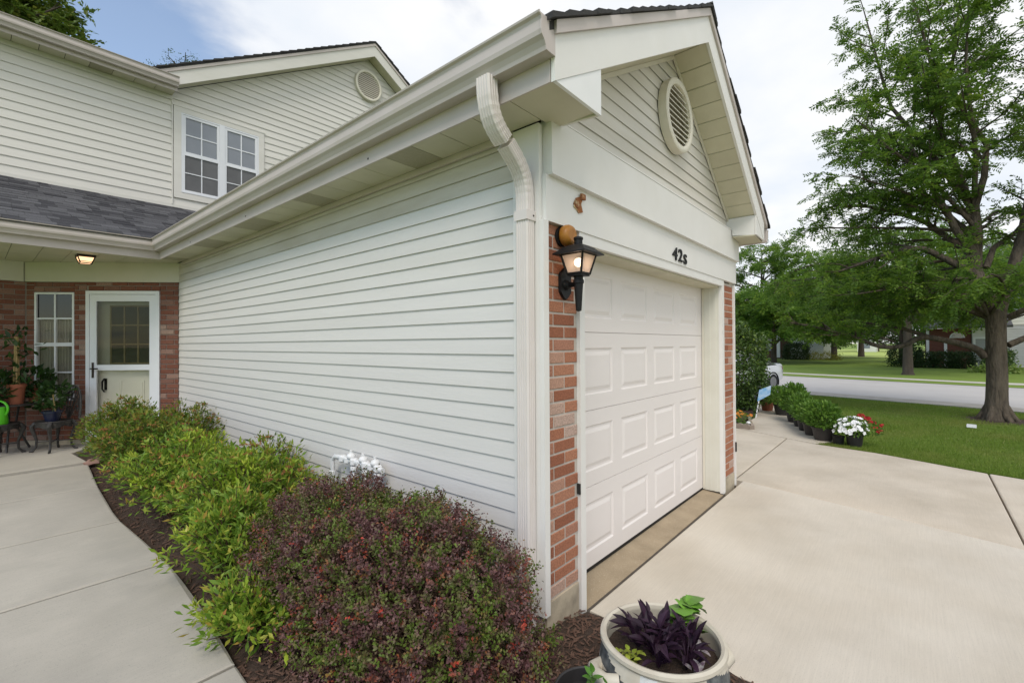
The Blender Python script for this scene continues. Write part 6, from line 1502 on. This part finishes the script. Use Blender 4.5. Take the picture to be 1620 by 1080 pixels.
BPl = thing('staked_plant', 'tall climbing plant tied to bamboo canes in the table terracotta pot', 'plant', (-1.80,8.62,TZ+.25))
for dx, dy in ((-.03,.0),(.03,.02),(.0,-.03)): MB().tube([(-1.80+dx,8.62+dy,TZ+.2),(-1.80+dx*.4,8.62+dy*.4,TZ+1.02)], .012, 6).build('cane', M['cane'], BPl)
lf = Leafs(); n_ = 130; t_ = rng.uniform(0,1,n_); P = np.c_[-1.80+rng.normal(0,.07,n_), 8.62+rng.normal(0,.07,n_), TZ+.28+t_*.85]; D = rand_unit(n_, .1); D[:20] += np.array([.5,-.5,.3])
P[:14] += D[:14]*.16
V, F, q = leaves(P, D, np.array([0,0,1.])+rng.normal(size=(n_,3))*.4, rng.uniform(.08,.15,n_), rng.uniform(.03,.055,n_), T4); lf.add(V, F, q, rng.uniform(0,.8,n_)); lf.build('foliage', M['house_plant'], BPl)
simple_pot('terracotta_pot', 'smaller terracotta pot behind on the porch table by the window', (-1.60,8.80,TZ), .085, .26, M['terracotta'])
pt = thing('potted_plant', 'trailing leafy plant in the smaller terracotta pot by the window', 'plant', (-1.60,8.80,TZ+.2)); leaf_clump(pt, (-1.58,8.76,TZ+.30), (.22,.22,.22), 150, .11, .055, M['house_plant'], tpl=T4); leaf_clump(pt, (-1.55,8.68,TZ+.02), (.15,.15,.28), 130, .085, .045, M['house_plant'], name='trailing_foliage', tpl=T4)
simple_pot('blue_pot', 'dark blue glazed pot on the seat of the right iron chair', (-1.44,8.26,PF+.457), .115, .155, M['pot_blue'])
pt = thing('potted_plant', 'green plant with a short cane stake in the dark blue pot', 'plant', (-1.44,8.26,PF+.59)); leaf_clump(pt, (-1.46,8.25,PF+.78), (.17,.17,.24), 150, .085, .045, M['house_plant'], tpl=T4); leaf_clump(pt, (-1.36,8.16,PF+.95), (.16,.16,.08), 26, .12, .055, M['house_plant'], name='upper_leaves', tpl=T4)
MB().tube([(-1.41,8.22,PF+.58),(-1.435,8.24,PF+.86)], .010, 6).build('cane', M['cane'], pt)
MB().tube([(-1.44,8.26,PF+.58),(-1.42,8.22,PF+.8),(-1.36,8.16,PF+.96)], .006, 5).build('stem', M['green_stem'], pt)
FT = thing('fern', 'dark green bushy plant at the left edge of the porch table', 'plant', (-2.08,8.70,TZ)); leaf_clump(FT, (-2.08,8.68,TZ+.22), (.24,.24,.30), 420, .13, .04, M['house_plant']); MB().lathe([(.08,0),(.11,.14),(.10,.14)], (-2.08,8.70,TZ), 16).build('pot', M['pot_black'], FT)
WCn = thing('watering_can', 'bright green plastic watering can on the seat of the left iron chair', 'watering can', (-2.0,8.46,PF+.457))
cx_, cy_, cz_ = -1.985, 8.44, PF+.458
MB().lathe([(.095,0),(.10,.02),(.092,.15),(.085,.245),(.075,.255),(.06,.25),(.055,.2)], (cx_,cy_,cz_), 26).build('body', M['green_plastic'], WCn, smooth=True)
hd = MB(); hd.tube([(cx_+.05*sin(t)*2.4*.72,cy_-.05*sin(t)*2.4*.70,cz_+.20-.12*cos(t)+.02) for t in np.linspace(.15, 2.6, 12)]+[(cx_+.0,cy_-.0,cz_+.345),(cx_-.04,cy_+.04,cz_+.27)], .015, 8); hd.build('handle', M['green_plastic'], WCn, smooth=True)
sp_ = MB(); sp_.tube([(cx_-.06,cy_+.06,cz_+.05),(cx_-.15,cy_+.14,cz_+.16),(cx_-.21,cy_+.19,cz_+.26)], [.025,.018,.014], 8); sp_.ball((cx_-.22,cy_+.2,cz_+.275), .033, 8, 5); sp_.build('spout', M['green_plastic'], WCn, smooth=True)
dsb = MB(); dsb.tube([(-1.09,7.35,.165),(-1.06,7.42,.166)], .02, 6); 

# ================================================================== CAR parked in the neighbouring drive
def car():
    ax_ = radians(-20)
    t = thing('parked_car', 'white four-door sedan parked in the drive beyond the tall bush', 'car', (17.45,3.68,-.125), ax_, local=True)
    # local: +X towards the tail, -Y side faces the house
    W = .90; sec = []   # (x, bottom z, belt z, roof z, half width belt, half width roof)
    st = [(-2.25,.42,.62,.62,.60,.55),(-2.15,.28,.70,.70,.78,.72),(-1.9,.22,.76,.77,.86,.78),(-1.4,.20,.84,.86,.90,.80),(-1.0,.20,.90,.93,.90,.80),(-.55,.20,.93,1.22,.90,.70),(-.1,.20,.94,1.42,.90,.62),(.4,.20,.95,1.46,.90,.60),(.9,.20,.96,1.42,.90,.60),(1.35,.22,.98,1.25,.90,.64),(1.75,.24,.99,1.06,.88,.72),(2.05,.30,.98,1.03,.84,.74),(2.25,.36,.95,1.02,.78,.72),(2.33,.42,.82,.86,.70,.66),(2.36,.50,.70,.72,.64,.6)]
    V = []; n = 12
    for x, b, bl, rf_, wb, wr in st:
        half = [(0,b),(wb*.8,b),(wb*.97,b+.10),(wb,(b+bl)*.5),(wb*.985,bl-.05),(wb*.95,bl),(wr,bl+(rf_-bl)*.80),(wr*.86,rf_-.01),(0,rf_+.015)]
        V += [(x, -y, z) for y, z in half]+[(x, y, z) for y, z in half[-2:0:-1]]
    n = 16; k = len(st); mb = MB(); mb.v = V
    for i in range(k-1):
        for j in range(n):
            mb.f.append((i*n+j, i*n+(j+1) % n, (i+1)*n+(j+1) % n, (i+1)*n+j)); mb.m.append(1 if j in (5,10) and 4 <= i <= 9 else 0)
    mb.f += [tuple(range(n))[::-1], tuple(range((k-1)*n, k*n))]; mb.m += [0, 0]
    bpy_o = mb.build('body', [M['car_white'], M['car_glass']], t, smooth=True, angle=38)
    for x in (-.15, .65): 
        p = MB(); p.tube([(x,-.915,.95),(x+.05,-.66,1.40)], .025, 6); p.build('pillar', M['car_white'], t)
    for x in (-1.38, 1.38):
        for sy in (-1, 1):
            y = sy*.80; wl = MB(); m0 = len(wl.v); wl.lathe([(.20,-.10),(.30,-.105),(.325,-.08),(.33,0),(.325,.08),(.30,.105),(.20,.10)], (0,0,0), 28); wl.v = [(x+p[0], y+p[2], .33+p[1]) for p in wl.v]; tyre = wl.build('wheel', M['tyre'], t, smooth=True, angle=50)
            rm = MB(); rm.lathe([(.205,-.02),(.215,.0),(.205,.02)], (0,0,0), 24); rm.v = [(x+p[0], y+sy*.085+p[2], .33+p[1]) for p in rm.v]
            for s_ in range(10): a = 2*pi*s_/10+(.12 if s_ % 2 else -.12); rm.obox((x+.04*cos(a), y+sy*.09, .33+.04*sin(a)), (.165*cos(a),0,.165*sin(a)), (-.018*sin(a),0,.018*cos(a)), (0,sy*.015,0))
            rm.build('rim', M['alloy'], tyre)
            ar_ = MB(); ar_.tube([(x+.375*cos(a), sy*.89, .33+.375*sin(a)) for a in np.linspace(-.35, pi+.35, 16)], .028, 6); ar_.build('wheel_arch', M['dark'], t)
    for sy in (-1, 1): MB().prism([(2.20,sy*.80,.80),(2.32,sy*.70,.80),(2.30,sy*.70,.92),(2.10,sy*.84,.93)], (0,sy*-.02,0)).build('tail_light', M['red_light'], t); MB().ball((-2.12,sy*.64,.64), .11, 10, 6, (1,1.2,.7)).build('headlight', M['alloy'], t)
    MB().box((2.28,-.62,.985),(2.36,.62,1.03)).build('spoiler', M['car_white'], t)
    return t
car()

# ================================================================== GRASS on the near lawn
M['grass'] = leaf_mat('grass', [(0,(0.102,0.168,0.022)),(.4,(0.174,0.270,0.034)),(.75,(0.234,0.324,0.048)),(.93,(0.324,0.360,0.084)),(1,(0.432,0.408,0.180))], .55, .3,
                      patch=[(0,(0.168,0.216,0.036)),(.5,(0.240,0.288,0.054)),(1,(0.384,0.372,0.132))], pscale=.9, plo=.47, phi=.70)
def grass():
    ex = [(-26,5.2),(-8,5.6),(-4.5,6.02),(-2.9,6.71),(-1.3,7.36),(-.45,7.54)]
    def xl(y): return float(np.interp(y, [e[0] for e in ex], [e[1] for e in ex]))
    n = 330000; y = -7.5+rng.uniform(0,1,n)*9.5; x0 = np.interp(y, [-8,-4.5,-2.9,-1.3,-.45,-.2,.05,.5,.9,2], [5.6,6.02,6.71,7.36,7.56,8.6,9.7,11.0,12.0,13.0]); x1 = np.interp(y, [-8,-4.05,-3.2,1.3,2], [15.1,15.2,15.6,16.9,17.0])
    q = rng.uniform(0,1,n)**1.5; x = x0+(x1-x0)*q+.01
    hgt = rng.uniform(.022,.050,n)*(1+.35*np.sin(x*1.7+y)*np.sin(y*1.3)); D = np.c_[rng.normal(0,.42,n), rng.normal(0,.42,n), np.ones(n)]
    tv = np.array([[0,-.5,0],[0,.5,0],[1,0,0]]); tf = np.array([[0,1,2]])
    V, F, k = leaves(np.c_[x,y,np.full(n,-.088)], D, np.c_[rng.normal(size=(n,2)), np.zeros(n)+.05], hgt*1.25, rng.uniform(.004,.008,n)*(1+.05*(x-6)), (tv, tf))
    # blades leaning over the concrete edge
    ey = np.array([-7.5,-4.5,-2.9,-1.3,-.75]); exx = np.array([5.68,6.02,6.71,7.36,7.50]); m_ = 9000
    yb = rng.uniform(-7.5,-.75,m_); xb = np.interp(yb, ey, exx)+rng.normal(.02,.025,m_)
    V2, F2, k2 = leaves(np.c_[xb,yb,np.full(m_,-.09)], np.c_[rng.normal(-.45,.4,m_), rng.normal(0,.4,m_), rng.uniform(.4,1,m_)], np.c_[rng.normal(size=(m_,2)), np.zeros(m_)+.05], rng.uniform(.03,.075,m_), rng.uniform(.004,.007,m_), (tv, tf))
    keep = np.hypot(x-13.35, y+3.28) > .45+.25*rng.uniform(0,1,n); F = F[keep]
    F = np.concatenate([F, F2+len(V)]); V = np.concatenate([V, V2]); n = len(F)
    np_obj('grass', V, F, M['grass'], None, rnd=np.clip(rng.normal(.42,.23,n),0,1), kind='stuff')
grass()
